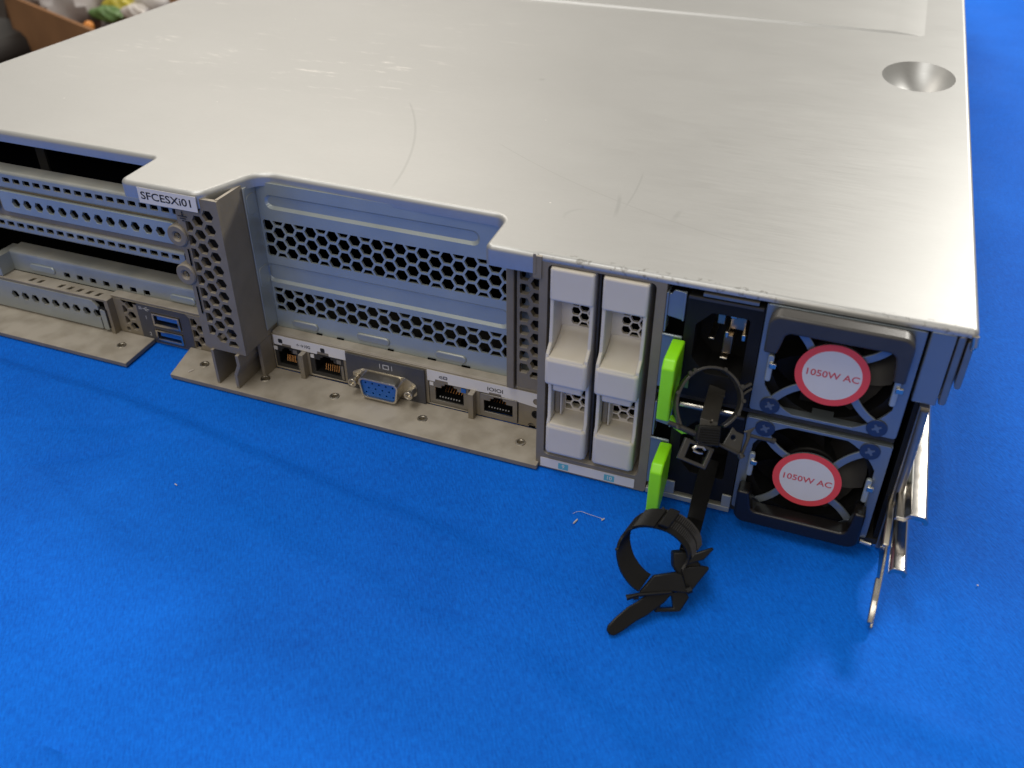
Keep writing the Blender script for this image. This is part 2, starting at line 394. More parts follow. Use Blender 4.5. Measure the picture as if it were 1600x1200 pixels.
def build_cloth():
    def axis(segs):
        out = []
        for a, b, st in segs:
            n = max(1, round((b-a)/st)); out += [a+(b-a)*i/n for i in range(n)]
        return out+[segs[-1][1]]
    xs = axis([(-697, -440, 20), (-440, 160, 2.2), (160, 700, 30)]); ys = axis([(-420, -260, 20), (-260, 10, 2.0), (10, 1300, 15)])
    mb = MB(); n = len(xs)
    vs = []
    for y in ys:
        for x in xs:
            h = cloth_height(x, y)
            if y > -4 and x < 12: h = min(h, 0)*0
            vs.append((x, y, h-.35))
    for i in range(n): pass
    fs = [(j*n+i, j*n+i+1, (j+1)*n+i+1, (j+1)*n+i) for j in range(len(ys)-1) for i in range(n-1)]
    mb.add(vs, fs)
    # hanging drop on the left and front edges
    def drop(line, out):
        m = MB(); k = len(line); v2 = [(x+out[0]*q*1, y+out[1]*q*1, z-q*60) for q in (0, .03, .2, 1, 2, 4) for (x, y, z) in line]
        m.add(v2, [(a*k+i, a*k+i+1, (a+1)*k+i+1, (a+1)*k+i) for a in range(5) for i in range(k-1)]); return m
    for line, out in (([vs[j*n] for j in range(len(ys))], (-1, 0)), ([vs[i] for i in range(n)], (0, -1))):
        d = drop(line, out); mb.add(d.v, d.f)
    o = O('tablecloth', mb, 'cloth', smooth=True, at=(0, 0, 0))
    tag(o, 'bright blue twill tablecloth with a pressed fold under the server', 'tablecloth')
build_cloth()
tb = thing('table', (0, 440, -750), 'table standing under the blue cloth', 'table')
O('tabletop', MB().box(-694, 695, -415, 1295, -34, -9), 'charcoal', tb, at=(0, 440, -2.5))
for lx in (-650, 650):
    for ly in (-370, 1250): O('leg', MB().box(lx-20, lx+20, ly-20, ly+20, -749, -34.2), 'charcoal', tb, at=(lx, ly, -749))
O('floor', MB().box(-9000, 9000, -9000, 9000, -770, -750), 'floor', kind='structure')

# ================================================================== SERVER
sv = thing('rack_server', (-222, 360, 0), 'silver two unit rack server with scuffed top cover seen from its rear', 'server')
# ---- top cover
def top_cover():
    pts = [(0, 0), (-128.6, 0), (-128.9, -.5), (-147.2, -.5), (-148.2, 22.2), (-248, 24), (-257, -.5), (-292.6, -.7), (-294, 22.3), (-446, 22.3), (-444, 715), (0, 715)]
    rad = [1.8, 0, 0, 2.6, 5.5, 9, 7, 3.6, 2.6, 1.8, 2, 2]
    # dense outline with segment skirt depth
    dep = lambda x, y: 7.0 if (x < -128.75 and x > -147.6 and y < 4) else (6.3 if (-294 < x < -256 and y < 6) else (2.3 if (x > -128.75 and y < 4) else 4.6))
    P = fillet(pts, rad, 7); n = len(P)
    ar = sum(P[i-1][0]*P[i][1]-P[i][0]*P[i-1][1] for i in range(n))
    sgn = 1 if ar > 0 else -1
    N = []
    for i in range(n):
        a = Vector(P[i])-Vector(P[i-1]); b = Vector(P[(i+1) % n])-Vector(P[i])
        t = a.normalized()+b.normalized(); t.normalize(); c = max(.5, t.dot(a.normalized()))
        N.append(Vector((t.y, -t.x))*sgn/c)
    R = 1.7; mb = MB(); loops = []
    def loop(inset, zf): return [(P[i][0]-N[i].x*inset, P[i][1]-N[i].y*inset, zf(i)) for i in range(n)]
    prof = [(R*(1-math.sin(k*math.pi/12)), 87-R*(1-math.cos(k*math.pi/12))) for k in range(0, 7)]
    for ins, z in prof: loops.append(loop(ins, lambda i, z=z: z))
    loops.append(loop(0, lambda i: 87-dep(*P[i])))
    loops.append(loop(.9, lambda i: 87-dep(*P[i])))
    loops.append(loop(.95, lambda i: 85.0 if dep(*P[i]) > 3 else 84.9))
    vs = [q for l in loops for q in l]
    mb.add(vs, [(a*n+i, a*n+(i+1) % n, (a+1)*n+(i+1) % n, (a+1)*n+i) for a in range(len(loops)-1) for i in range(n)])
    # flat top with the finger recess cut in
    inner = [(q[0], q[1]) for q in loops[0]]
    cx, cy, rx, ry = -22.3, 235.5, 16.5, 24.5; K = 40
    hole = circ(cx, cy, rx, K, ry)
    V, E = [], []
    for lp in (inner, hole):
        o = len(V); V += [Vector(q) for q in lp]; E += [(o+i, o+(i+1) % len(lp)) for i in range(len(lp))]
    r = delaunay_2d_cdt(V, E, [], 0, 1e-5)
    def ins(p, lp):
        c = False
        for i in range(len(lp)):
            x1, y1 = lp[i-1]; x2, y2 = lp[i]
            if (y1 > p[1]) != (y2 > p[1]) and p[0] < (x2-x1)*(p[1]-y1)/(y2-y1)+x1: c = not c
        return c
    fs = []
    for f in r[2]:
        c = (sum(r[0][i][0] for i in f)/3, sum(r[0][i][1] for i in f)/3)
        if ins(c, inner) and not ins(c, hole): fs.append(tuple(f))
    mb.add([(q[0], q[1], 87) for q in r[0]], fs)
    # underside
    und = [(q[0], q[1]) for q in loops[-1]]
    h2 = circ(cx, cy, rx+.05, 40, ry+.05)
    r = delaunay_2d_cdt([Vector(q) for q in und+h2], [(i, (i+1) % n) for i in range(n)]+[(n+i, n+(i+1) % 40) for i in range(40)], [], 0, 1e-5)
    fs = [tuple(f) for f in r[2] if ins((sum(r[0][i][0] for i in f)/3, sum(r[0][i][1] for i in f)/3), und) and not ins((sum(r[0][i][0] for i in f)/3, sum(r[0][i][1] for i in f)/3), h2)]
    mb.add([(q[0], q[1], 84.95) for q in r[0]], fs)
    # recess: pressed dish, long sloping far wall and its deepest line near the viewer's rim
    rings = []
    for j in range(11):
        t = 1-j/10; dz = 14*(1-math.exp(-(1-t)*2.2))/(1-math.exp(-2.2))
        rings.append([(cx+rx*t*math.cos(2*math.pi*k/K), cy+ry*t*math.sin(2*math.pi*k/K)-(1-t)*2, 87-dz) for k in range(K)])
    vs = [q for l in rings for q in l]
    mb.add(vs, [(a*K+i, a*K+(i+1) % K, (a+1)*K+(i+1) % K, (a+1)*K+i) for a in range(10) for i in range(K)])
    # raised field further back with a crisp sloped edge
    o = [(-410, 309.5), (-21, 309.5), (-21, 640), (-410, 640)]; i_ = [(-408.6, 310.9), (-36, 310.9), (-36, 638.6), (-408.6, 638.6)]
    o = fillet(o, 1.5, 4); i_ = fillet(i_, 1.5, 4); k = len(o)
    mb.add([(a, b, 86.98) for a, b in o]+[(a, b, 88.0) for a, b in i_], [(q, (q+1) % k, k+(q+1) % k, k+q) for q in range(k)]+[tuple(k+q for q in range(k))])
    return mb
tc0 = O('top_cover', top_cover(), 'cover', sv, at=(0, 0, 0), smooth=True)
tc0.data.set_sharp_from_angle(angle=math.radians(22))
tl = O('cover_sticker', MB().box(-62, -45, 383, 400, 88.03, 88.15), 'label', sv, at=(-53, 391, 88))
# name label on the left tab
nl = O('name_label', MB().box(-284.2, -258.6, -.98, -.72, 79.6, 85.6), 'label', sv, at=(-271, .5, 83.3))
text('lettering', 'SFCESXi01', 3.0, 'ink', nl, (-271.6, -1.0, 82.5), (1, 0, 0), (0, 0, 1), bold=.05, width=22.0)

# ---- chassis body
body = MB()
body.box(-443, -9, 62, 205, 1.2, 84.6).box(-443, -9, 205, 712, 1.2, 70)
body.box(-443, -127.5, 24.5, 62, .6, 2.2)
body.box(-444, -442, 22, 62, 0.6, 84.6)
O('chassis_body', body, 'dark', sv, at=(-222, 360, 1))
O('inner_wall', MB().box(-442, -251.2, 58, 61.5, 2.4, 84), 'dark', sv, at=(-340, 58, 2))
cable = MB().box(-376, -371, 40, 41, 62, 84)
O('inner_bracket', cable, 'innersteel', sv, at=(-374, 40, 62))

# ---- bottom flanges (y = -2.5 .. 18)
FZ0, FZ1 = .2, 2.2
def ring_hole(cx, cy, r=1.15, n=14): return circ(cx, cy, r, n)
fl = [(-312.8, 17.6), (-329, 17.6), (-460, 17.6), (-460, -2.8), (-316.0, -2.8), (-312.8, .2)]
fl = [(-313.5, 17.8), (-460, 17.8), (-460, -2.8), (-312.3, -2.8)]
O('rear_flange', MB().plate(fl, [ring_hole(-323.5, 8)], 2.0, XY(FZ0)), 'taupe', sv, at=(-380, 8, 1), bevel=.25)
fr_ = [(-289.3, -2.3), (-127.3, -2.3), (-127.3, 17.8), (-281, 17.8), (-292.0, 17.8), (-290.8, 10)]
fr_ = [(-289.6, -2.5), (-127.3, -2.5), (-127.3, 17.8), (-294.5, 17.8)]
holes = [(-280.6, 8.7), (-250.7, 9.1), (-217.7, 8.4), (-178.3, 7.8), (-137.5, 7.9)]
O('rear_flange', MB().plate(fr_, [ring_hole(*h) for h in holes], 2.0, XY(FZ0)), 'taupe', sv, at=(-210, 8, 1), bevel=.25)
def eyelet(cx, cy):
    mb = MB(); n = 16; prof = [(1.15, .4), (1.15, 2.3), (1.4, 2.55), (2.0, 2.5), (2.15, 2.22)]
    vs = [(cx+r*math.cos(2*math.pi*k/n), cy+r*math.sin(2*math.pi*k/n), z) for r, z in prof for k in range(n)]
    mb.add(vs, [(a*n+k, a*n+(k+1) % n, (a+1)*n+(k+1) % n, (a+1)*n+k) for a in range(4) for k in range(n)])
    mb.add([(cx+1.1*math.cos(2*math.pi*k/n), cy+1.1*math.sin(2*math.pi*k/n), .5) for k in range(n)], [tuple(range(n))])
    return mb
for h in holes+[(-323.5, 8)]: O('eyelet', eyelet(*h), 'nickel', sv, at=(h[0], h[1], 2), smooth=True)

# ---- left region: expansion slot openings ---------------------------------------
def rail_strip(z0, z1, zh, x0, x1, name, first):
    mb = MB(); hs = []
    x = first
    while x < x1-3:
        if x > x0+2: hs.append(rrect(x-1.9, x+1.9, zh-1.1, zh+1.15, .35, 2))
        x += 5.45
    mb.plate(rect(x0, x1, z0, z1), hs, .9, XZ(20))
    # rolled upper lip going back
    prof = [(0, 0), (.15, .7), (.6, 1.15), (1.4, 1.35), (7, 1.5)]
    vs = [(x, 20+a, z1+b) for x in (x0, x1) for a, b in prof]; k = len(prof)
    mb.add(vs, [(i, i+1, k+i+1, k+i) for i in range(k-1)])
    # rolled lower lip
    vs = [(x, 20+a, z0-b) for x in (x0, x1) for a, b in [(0, 0), (.3, .6), (1.0, .9), (5, 1.0)]]
    mb.add(vs, [(i, i+1, 4+i+1, 4+i) for i in range(3)])
    return O(name, mb, 'zincdull', sv, at=((x0+x1)/2, 20, z0), smooth=True)
rail_strip(62.9, 68.6, 66.0, -442, -284, 'slot_rail', -440.2)
rail_strip(42.4, 46.6, 44.9, -442, -288.6, 'slot_rail', -440.4)
# filler between rails and the slot cover with 13 hexagonal vents
O('slot_ledge', MB().box(-442, -284.5, 21.2, 23.0, 46.9, 62.6), 'taupe', sv, at=(-360, 21, 47), bevel=.3)
hx = [hexa(-372.6+i*6.27, 56.1, 4.0) for i in range(13)]
sc_ = MB().plate(rrect(-381, -289.5, 51.4, 61.0, 1.6), hx, 1.5, XZ(19.3))
O('slot_cover', sc_, 'zinc', sv, at=(-335, 19.3, 51), bevel=.3)
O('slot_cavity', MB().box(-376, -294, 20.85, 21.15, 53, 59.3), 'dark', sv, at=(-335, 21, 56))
O('slot_cover', MB().plate(rrect(-442, -384, 51.4, 61.0, 1.6), [hexa(-390-i*6.27, 56.1, 4.0) for i in range(8)], 1.5, XZ(19.3)), 'zinc', sv, at=(-412, 19.3, 51), bevel=.3)
# ---- lower tray strip with square vents
hs = [rrect(x-1.7, x+1.7, 20.3, 22.9, .3, 2) for x in [-360.6+i*7.3 for i in range(7)]]
tray = MB().plate(rect(-392, -284, 18.8, 27.2), hs, .8, XZ(23.2))
vs = [(x, 23.2+a, 27.2+b) for x in (-392, -284) for a, b in [(0, 0), (.2, .8), (.9, 1.3), (8, 1.6)]]
tray.add(vs, [(i, i+1, 5+i, 4+i) for i in range(3)])
tray.box(-396, -391.6, 16, 30, 19, 28)
O('slot_tray', tray, 'zincdull', sv, at=(-340, 23, 20), smooth=True)
for a, b in ((-381, -367), (-304, -291)):
    O('tray_rib', MB().prism(rrect(a, b, 20.6, 24.2, 1.6), .9, XZ(22.5)), 'zinc', sv, at=((a+b)/2, 22.5, 22), bevel=.5)
# ---- low module cover, nine hexagonal vents
dk = MB()
diam = [(-377.5, 19), (-372.6, 19), (-361.0, 19), (-355.8, 19), (-350.5, 19), (-345.3, 19), (-340.1, 19)]
def dia(x, y): return [(x-1.2, y-2.0), (x+.9, y-1.6), (x+1.6, y+1.6), (x-.4, y+1.2)]
dk.plate([(-334, 15.4), (-334, 23.0), (-442, 23.0), (-442, 15.4)], [dia(x, y) for x, y in diam], 1.2, XY(17.4))
O('module_deck', dk, 'taupe', sv, at=(-380, 19, 17.5), bevel=.2)
hs = [hexa(-386.6+i*5.83, 10.9, 3.9) for i in range(9)]
mc = MB().plate(fillet([(-442, 3.2), (-338.8, 3.2), (-338.8, 14.6), (-341.5, 17.2), (-442, 17.2)], [0, .5, 1, 1, 0], 3), hs, 1.4, XZ(15.0))
O('module_cover', mc, 'zincdull', sv, at=(-390, 15, 3), bevel=.3)
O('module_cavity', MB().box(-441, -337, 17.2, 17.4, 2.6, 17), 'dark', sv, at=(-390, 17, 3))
O('module_step', MB().prism(rrect(-337.9, -334.8, 3.4, 13.6, .8), .9, XZ(14.6)), 'zincdull', sv, at=(-336, 14.6, 3), bevel=.3)
O('dark_slot_strip', MB().prism(fillet([(-334.4, 5), (-333.5, 5), (-333.5, 14.5), (-337.0, 15.4), (-337.0, 14.6), (-334.4, 13.8)], .3, 2), 1.0, XZ(14.2)), 'black', sv, at=(-335, 14, 5))  # black strip standing in for the shade of a dark slot
# ---- panel with USB
up = MB()
hs = [hexa(-323.3, z, 3.9) for z in (17.0, 11.6, 6.1)] + [q for q in [clip(hexa(-327.4, z, 3.9), -327.6, -320, 0, 20) for z in (14.2, 8.7)] if q]
hs += [clip(hexa(-327.2, 4.0, 2.2), -330, -320, 0, 20)] if clip(hexa(-327.2, 4.0, 2.2), -330, -320, 0, 20) else []
hs += [hexa(-286.9, z, 3.9) for z in (12.5, 6.8)]+[clip(hexa(-290.6, z, 3.9), -291.6, -280, 0, 20) for z in (15.3, 9.6, 4.1)]
hs += [rrect(-312.0, -297.2, 9.3, 15.9, .3), rrect(-312.0, -297.4, 1.9, 7.6, .3)]
hs = [h for h in hs if h]
up.plate(rect(-331.8, -269.2, .3, 19.0), hs, 1.6, XZ(18))
up.box(-333.9, -331.9, 14.5, 20, .4, 19.2)
O('usb_panel', up, 'taupe', sv, at=(-305, 18, 0), bevel=.15)
O('upper_deck', MB().box(-333, -269.2, 18.2, 23.1, 19.1, 20.2), 'taupe', sv, at=(-300, 20, 19), bevel=.3)
gl = O('usb_label', MB().plate(fillet([(-319.4, .7), (-292, .7), (-292, 17.0), (-294, 19.0), (-319.4, 18.9)], [.4, .4, .5, .5, .4], 2),
        [rrect(-312.3, -297.0, 9.0, 16.2, .3), rrect(-312.3, -297.1, 1.6, 7.9, .3)], .15, XZ(17.82)), 'grey', sv, at=(-305, 17.8, 9))
text('lettering', '1', 1.7, 'pale', gl, (-315.3, 17.80, 12.6), (1, 0, 0), (0, 0, 1), bold=.03)
text('lettering', '2', 1.7, 'pale', gl, (-315.0, 17.80, 4.3), (1, 0, 0), (0, 0, 1), bold=.03)
text('lettering', 'SS', 1.3, 'pale', gl, (-317.4, 17.80, 17.0), (1, 0, 0), (0, 0, 1), bold=.03)
tr = MB().tube([(-316, 17.76, 17.0), (-312.6, 17.76, 17.0)], .13, 6).tube([(-315.2, 17.76, 17), (-314.4, 17.76, 17.8), (-313.6, 17.76, 17.8)], .12, 6).tube([(-315, 17.76, 17), (-314.3, 17.76, 16.2), (-313.5, 17.76, 16.2)], .12, 6)
O('usb_symbol', tr, 'pale', gl, at=(-314, 17.8, 17))
for z0, z1 in ((9.5, 15.7), (2.1, 7.4)):
    sh = MB().plate(rrect(-311.7, -297.5, z0, z1, .5), [rrect(-310.8, -298.4, z0+.8, z1-.6, .3)], 9, XZ(17.3))
    us = O('usb_port', sh, 'nickel', sv, at=(-304.6, 17.5, z0), bevel=.1)
    O('tongue', MB().box(-309.6, -298.9, 18.0, 26, z1-3.0, z1-1.25), 'blue', us, at=(-304, 19, z1-2))
    O('contacts', MB().box(-310.4, -298.8, 17.5, 22, z0+.85, z0+1.1), 'nickel', us, at=(-304, 19, z1-2.9))
    O('cavity', MB().box(-311, -298, 26, 26.6, z0, z1), 'dark', us, at=(-304, 26, z0))

# ---- divider column with hexagonal perforation, bosses and ground mark
hs = []
for i, x in ((0, -260.9), (1, -256.0)):
    for j in range(-1, 10):
        z = (75.2 if i == 0 else 72.4) - j*5.58
        h = clip(hexa(x, z, 4.3), -262.9 if 0 else -270, -252.9, 21.6, 80.6)
        if h: hs.append(h)
for j in range(0, 9):
    h = clip(hexa(-265.7, 72.4-j*5.58, 4.3), -266.6, -252, 21.6, 80.6)
    if h: hs.append(h)
dv = MB().plate(rrect(-268.9, -251, 18.6, 84.4, .3), hs, 1.5, XZ(0.45))
dv.box(-252.3, -251.02, 1.5, 24, 18.8, 84.6)                       # return wall
dv.plate([(-268.9, 84.6), (-268.9, 62), (-272.5, 62), (-272.5, 60), (-268.9, 60), (-268.9, 18.6), (-267.5, 18.6), (-267.5, 84.6)][::-1], [], 1.2, XZ(.3)) if 0 else None
col_ = O('divider_column', dv, 'taupe', sv, at=(-260, 0, 50), bevel=.45, ang=50)
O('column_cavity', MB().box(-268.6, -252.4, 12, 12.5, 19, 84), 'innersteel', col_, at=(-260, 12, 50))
O('column_side', MB().box(-270.2, -268.95, .6, 24, 19.2, 84.4), 'taupe', col_, at=(-269.5, 10, 20))
O('column_slot', MB().box(-267.9, -267.3, -.06, .05, 35, 47).box(-268.0, -267.4, -.06, .05, 56, 63), 'dark', col_, at=(-267.6, 0, 48))
for z in (67.8, 51.6):
    n = 24; mb = MB(); prof = [(1.6, 8), (1.6, -.1), (2.2, -.55), (4.0, -.55), (4.45, -.1), (4.45, 8)]
    vs = [(-271.2+r*math.cos(2*math.pi*k/n), y, z+r*math.sin(2*math.pi*k/n)) for r, y in prof for k in range(n)]
    mb.add(vs, [(a*n+k, a*n+(k+1) % n, (a+1)*n+(k+1) % n, (a+1)*n+k) for a in range(5) for k in range(n)])
    bs = O('screw_boss', mb, 'taupe', col_, at=(-271.2, 0, z), smooth=True)
    # thread inside the hole
    pts = [(-271.2+1.5*math.cos(a*.5), .4+a*.045, z+1.5*math.sin(a*.5)) for a in range(0, 90)]
    O('thread', MB().tube(pts, .22, 5).add([(-271.2+1.6*math.cos(k), 6, z+1.6*math.sin(k)) for k in (0, 1, 2, 3, 4, 5)], [(0, 1, 2, 3, 4, 5)]), 'nickel', bs, at=(-271.2, 1, z), smooth=True)
gm = MB().box(-267.1, -266.7, -.12, -.01, 76.6, 78.4)
for k, wd in enumerate((2.0, 1.25, .5)): gm.box(-266.9-wd, -266.9+wd, -.12, -.01, 76.3-k*.9, 76.65-k*.9)
O('ground_symbol', gm, 'ink', col_, at=(-266.9, 0, 76))
# lower legs under the column
lg = MB().box(-267.2, -266.0, -.6, 18, 2.2, 18.6).box(-252.5, -251.1, 10, 18, 2.2, 18.6)
O('column_foot', lg, 'taupe', sv, at=(-260, 8, 2))
web = fillet([(-255.6, 18.6), (-254.2, 18.6), (-254.0, 13.5), (-256.4, 8.5), (-256.4, 2.2), (-257.8, 2.2), (-257.8, 9), (-255.5, 14)], [0, 0, 1.5, 1.5, 0, 0, 1.5, 1.5], 4)
O('column_web', MB().prism(web, 17, XZ(-.9)), 'taupe', sv, at=(-256, -1, 10), bevel=.2)
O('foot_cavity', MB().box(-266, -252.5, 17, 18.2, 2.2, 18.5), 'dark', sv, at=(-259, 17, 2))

# ---- middle expansion blank: embossed, perforated, y = 23
PY = 23.0
hs = hexgrid(-249.3, -141.5, 52.9, 68.2, -247.5, 66.0-5.45*1, 5.45, 4.55) + hexgrid(-249.3, -141.5, 28.1, 38.6, -247.5, 33.4, 5.45, 4.55)
rec = [rrect(-247.0, -158.8, 73.0, 78.9, 2.6), rrect(-251.5, -147.8, 41.0, 49.3, 2.6)]
hp = MB().plate(rect(-250.9, -139, 19.0, 83.5), hs+rec, .9, XZ(PY))
for q in rec:      # recessed pans with sloping walls
    cx = sum(a for a, b in q)/len(q); cz = sum(b for a, b in q)/len(q); k = len(q)
    hh = max(b for a, b in q)-cz; inn = [(a+(1.0 if a < cx else -1.0), cz+(b-cz)*((hh-1.25)/hh if b < cz else (hh-.8)/hh)) for a, b in q]
    hp.add([(a, PY, b) for a, b in q]+[(a, PY+.75, b) for a, b in inn], [(i, (i+1) % k, k+(i+1) % k, k+i) for i in range(k)]+[tuple(k+i for i in range(k))])
ep = O('expansion_blank', hp, 'zinc', sv, at=(-195, PY, 50))
for a, b, z in ((-243, -231, 21.3), (-213, -198.5, 21.9), (-178.5, -165.5, 21.6)):
    O('panel_rib', MB().prism(rrect(a, b, z, z+3.4, 1.5), 1.0, XZ(PY-.75)), 'zincdull', ep, at=((a+b)/2, PY-.7, z), bevel=.6, seg=3)
for a, b in ((-232, -229.5), (-222.5, -219.5), (-199.5, -197), (-182, -178.5), (-167.5, -164)):
    O('latch_gap', MB().box(a, b, PY-.5, PY-.1, 20.1, 20.7), 'dark', ep, at=((a+b)/2, PY, 20))
O('blank_side', MB().box(-250.9, -250.3, 15.5, PY-.1, 22, 83.4).prism(fillet([(16.5, 41), (PY-.6, 41), (PY-.6, 49.5), (16.5, 49.5)], 1.6, 4), .3, YZ(-250.4)).prism(fillet([(16.5, 72), (PY-1, 72), (PY-1, 80), (16.5, 80)], 1.6, 4), .3, YZ(-250.4)), 'zincdull', ep, at=(-250, 18, 50), bevel=.35)
inb = MB()
for k in range(9): inb.box(-215+k*9, -209+k*9, 34+(k % 3), 38, 6, 20+((k*7) % 5))
inb.box(-245, -140, 40, 41.5, 3, 34)
O('mainboard_parts', inb, 'innersteel', ep, at=(-195, 40, 5))

# ---- middle deck and port panel (y = 18)
dkm = fillet([(-250.6, 18.3), (-134, 18.3), (-134, 22.95), (-250.6, 22.95)], .3, 2)
O('port_deck', MB().prism(dkm, 1.2, XY(18.9)), 'taupe', sv, at=(-190, 20, 19), bevel=.5)
jacks = [(-251.2, -238.3, 'b'), (-233.8, -217.8, 'b'), (-180.0, -162.8, 's'), (-158.0, -142.4, 'f')]
vga_hole = [(-207.6, 11.9), (-192.3, 11.9), (-194.0, 3.4), (-206.0, 3.4)]
ph = [rrect(-250.5, -237.9, 3.0, 13.9, .2, 2), rrect(-233.8, -217.8, 3.0, 13.9, .2, 2), rrect(-180.0, -162.4, 2.5, 13.4, .2, 2), rrect(-158.1, -142.2, 2.6, 13.6, .2, 2), rrect(-213, -186, 2.5, 13.5, .3, 2),
      circ(-135.1, 8.8, 1.7, 16), [q for q in circ(-136.9, 2.8, 1.4, 12)][:7]]
pp = MB().plate(rect(-251, -133, 2.25, 18.85), ph, 1.6, XZ(18.0))
O('port_panel', pp, 'taupe', sv, at=(-190, 18, 2), bevel=.15)
O('panel_backing', MB().box(-252, -133, 31, 31.6, 2.4, 18.6), 'dark', sv, at=(-190, 31, 2))
for x0, x1 in ((-236.6, -235.2), (-161.4, -159.9)):
    O('port_pillar', MB().box(x0-.4, x1+.3, 14.6, 17.98, 2.25, 13.8), 'taupe', sv, at=(x0, 15, 2), bevel=.2)
l1 = O('port_label', MB().plate(fillet([(-250.1, 14.3), (-246.4, 14.3), (-246.4, 15.2), (-242.0, 15.2), (-242.0, 14.0), (-229.8, 13.9), (-229.8, 15.3), (-224.4, 15.3), (-224.4, 14.0), (-216.5, 14.0), (-216.5, 18.75), (-250.1, 18.75)], .15, 1), [], .14, XZ(17.84)), 'label', sv, at=(-233, 17.8, 16))
text('lettering', '←→10G', 1.45, 'grey', l1, (-236.0, 17.82, 16.2), (1, 0, 0), (0, 0, 1), bold=.04, width=6.4)
for x, s in ((-246.9, '1'), (-227.0, '2')):
    d = O('port_number', MB().prism(rrect(x-1.0, x+1.0, 15.3, 17.3, .4, 2), .05, XZ(17.78)), 'ink', l1, at=(x, 17.8, 16))
    
l2 = O('port_label', MB().plate(fillet([(-180.3, 13.7), (-177.0, 13.7), (-176.9, 14.8), (-171.5, 14.8), (-171.4, 13.7), (-154.2, 13.9), (-154.1, 14.6), (-149.2, 14.6), (-149.1, 13.7), (-133.2, 12.2), (-133.2, 18.7), (-180.3, 18.7)], .12, 1), [circ(-134.8, 14.9, 1.5, 14)] , .14, XZ(17.84)), 'label', sv, at=(-157, 17.8, 16))
text('lettering', '◁▭', 1.4, 'grey', l2, (-173.5, 17.82, 16.2), (1, 0, 0), (0, 0, 1))
sy = MB().plate(rrect(-173.4, -171.6, 15.6, 17.1, .3, 2), [rrect(-173.05, -171.95, 15.95, 16.75, .2, 2)], .05, XZ(17.79)).plate(circ(-174.6, 16.3, .55, 10), [circ(-174.6, 16.3, .28, 10)], .05, XZ(17.79))
O('management_symbol', sy, 'grey', l2, at=(-173, 17.8, 16))
text('lettering', 'IOIOI', 1.7, 'ink', l2, (-151.6, 17.82, 16.0), (1, 0, 0), (0, 0, 1), bold=.03, width=6.4)
O('locator_button', MB().plate(circ(-135.1, 8.8, 1.6, 16), [circ(-135.1, 8.8, .9, 16)], 1, XZ(17.7)).prism(circ(-135.1, 8.8, .6, 12), 1, XZ(17.9)), 'black', sv, at=(-135, 17.7, 8.8))
O('vent_edge', MB().box(-137.8, -135.2, 17.85, 17.95, 2.3, 3.2), 'dark', sv, at=(-136.5, 17.9, 2.7))
# network jacks
def jack(x0, x1, kind, z0=3.0, z1=13.7):
    xm = (x0+x1)/2
    if kind == 'f': x0 += .0; outer = rrect(x0+.1, x1-.1, z0-.1, z1-.2, .4, 2); ox0, ox1 = x0+1.7, x1-2.0; oz0, oz1 = z0+2.2, z1-3.1
    else: outer = rrect(x0+.2, x1-.1, z0+.1, z1-.2, .3, 2); ox0, ox1 = x0+1.5+(1.2 if kind == 's' else .6), x1-2.4; oz0, oz1 = z0+1.6, z1-2.9
    w_ = (ox1-ox0)
    hole = [(ox0, oz0), (ox1, oz0), (ox1, oz1), (ox1-w_*.22, oz1), (ox1-w_*.22, oz1+1.3), (ox0+w_*.66, oz1+1.3), (ox0+w_*.66, oz1+2.2), (ox0+w_*.34, oz1+2.2), (ox0+w_*.34, oz1+1.3), (ox0+w_*.22, oz1+1.3), (ox0+w_*.22, oz1), (ox0, oz1)]
    j = O('network_jack' if kind != 'f' else 'serial_jack', MB().plate(outer, [hole], .8, XZ(17.5 if kind == 'f' else 18.3)), 'jack' if kind != 'b' else 'innersteel', sv, at=(xm, 18, z0), bevel=.1)
    O('cavity', MB().plate([(a*1.0+(-.3 if a < xm else .3), b) for a, b in rrect(ox0, ox1, oz0-.3, oz1+2.5, .1, 1)], [hole], 10, XZ(19.2)).box(ox0-.4, ox1+.4, 29.3, 29.8, oz0-.4, oz1+2.6), 'black', j, at=(xm, 19, z0))
    n = 8; pin = MB(); st = (ox1-ox0)*.82/n
    for k in range(n):
        if kind == 'b': px = ox0+(ox1-ox0)*.34+(ox1-ox0)*.70/n*k; pin.tube([(px+.25, 19.4, oz0+1.3), (px, 20.6, oz0+3.6), (px, 24, oz0+4.6)], .15, 6)
        else: px = ox0+(ox1-ox0)*.20+(ox1-ox0)*.78/n*k; pin.tube([(px-.1, 22.5, oz0+1.6), (px+.5, 25.5, oz0+5.2)], .2, 6)
    if kind != 'b':
        tips = MB()
        for k in range(n): px = ox0+(ox1-ox0)*.12+(ox1-ox0)*.78/n*k; tips.box(px-.22, px+.22, 19.4, 19.8, oz0+.85, oz0+1.25)
        O('pin_tips', tips, 'pale', j, at=(xm, 19, oz0))
    O('pins', pin, 'gold', j, at=(xm, 20, oz0))
    if kind in 'bs':
        O('status_light', MB().box(x0+.6, x0+2.2, 17.9, 18.25, z1-2.2, z1-.6), 'label', j, at=(x0, 18, z1))
        O('status_light', MB().box(x1-3.2, x1-1.2, 17.9, 18.25, z1-2.4, z1-.6), 'blue' if kind == 's' else 'jack', j, at=(x1, 18, z1))
        O('side_tab', MB().box(x1-1.5, x1-.4, 17.9, 18.25, z0+.8, z1-3.2), 'jack', j, at=(x1, 18, z0))
for x0, x1, k in jacks: jack(x0, x1, k)
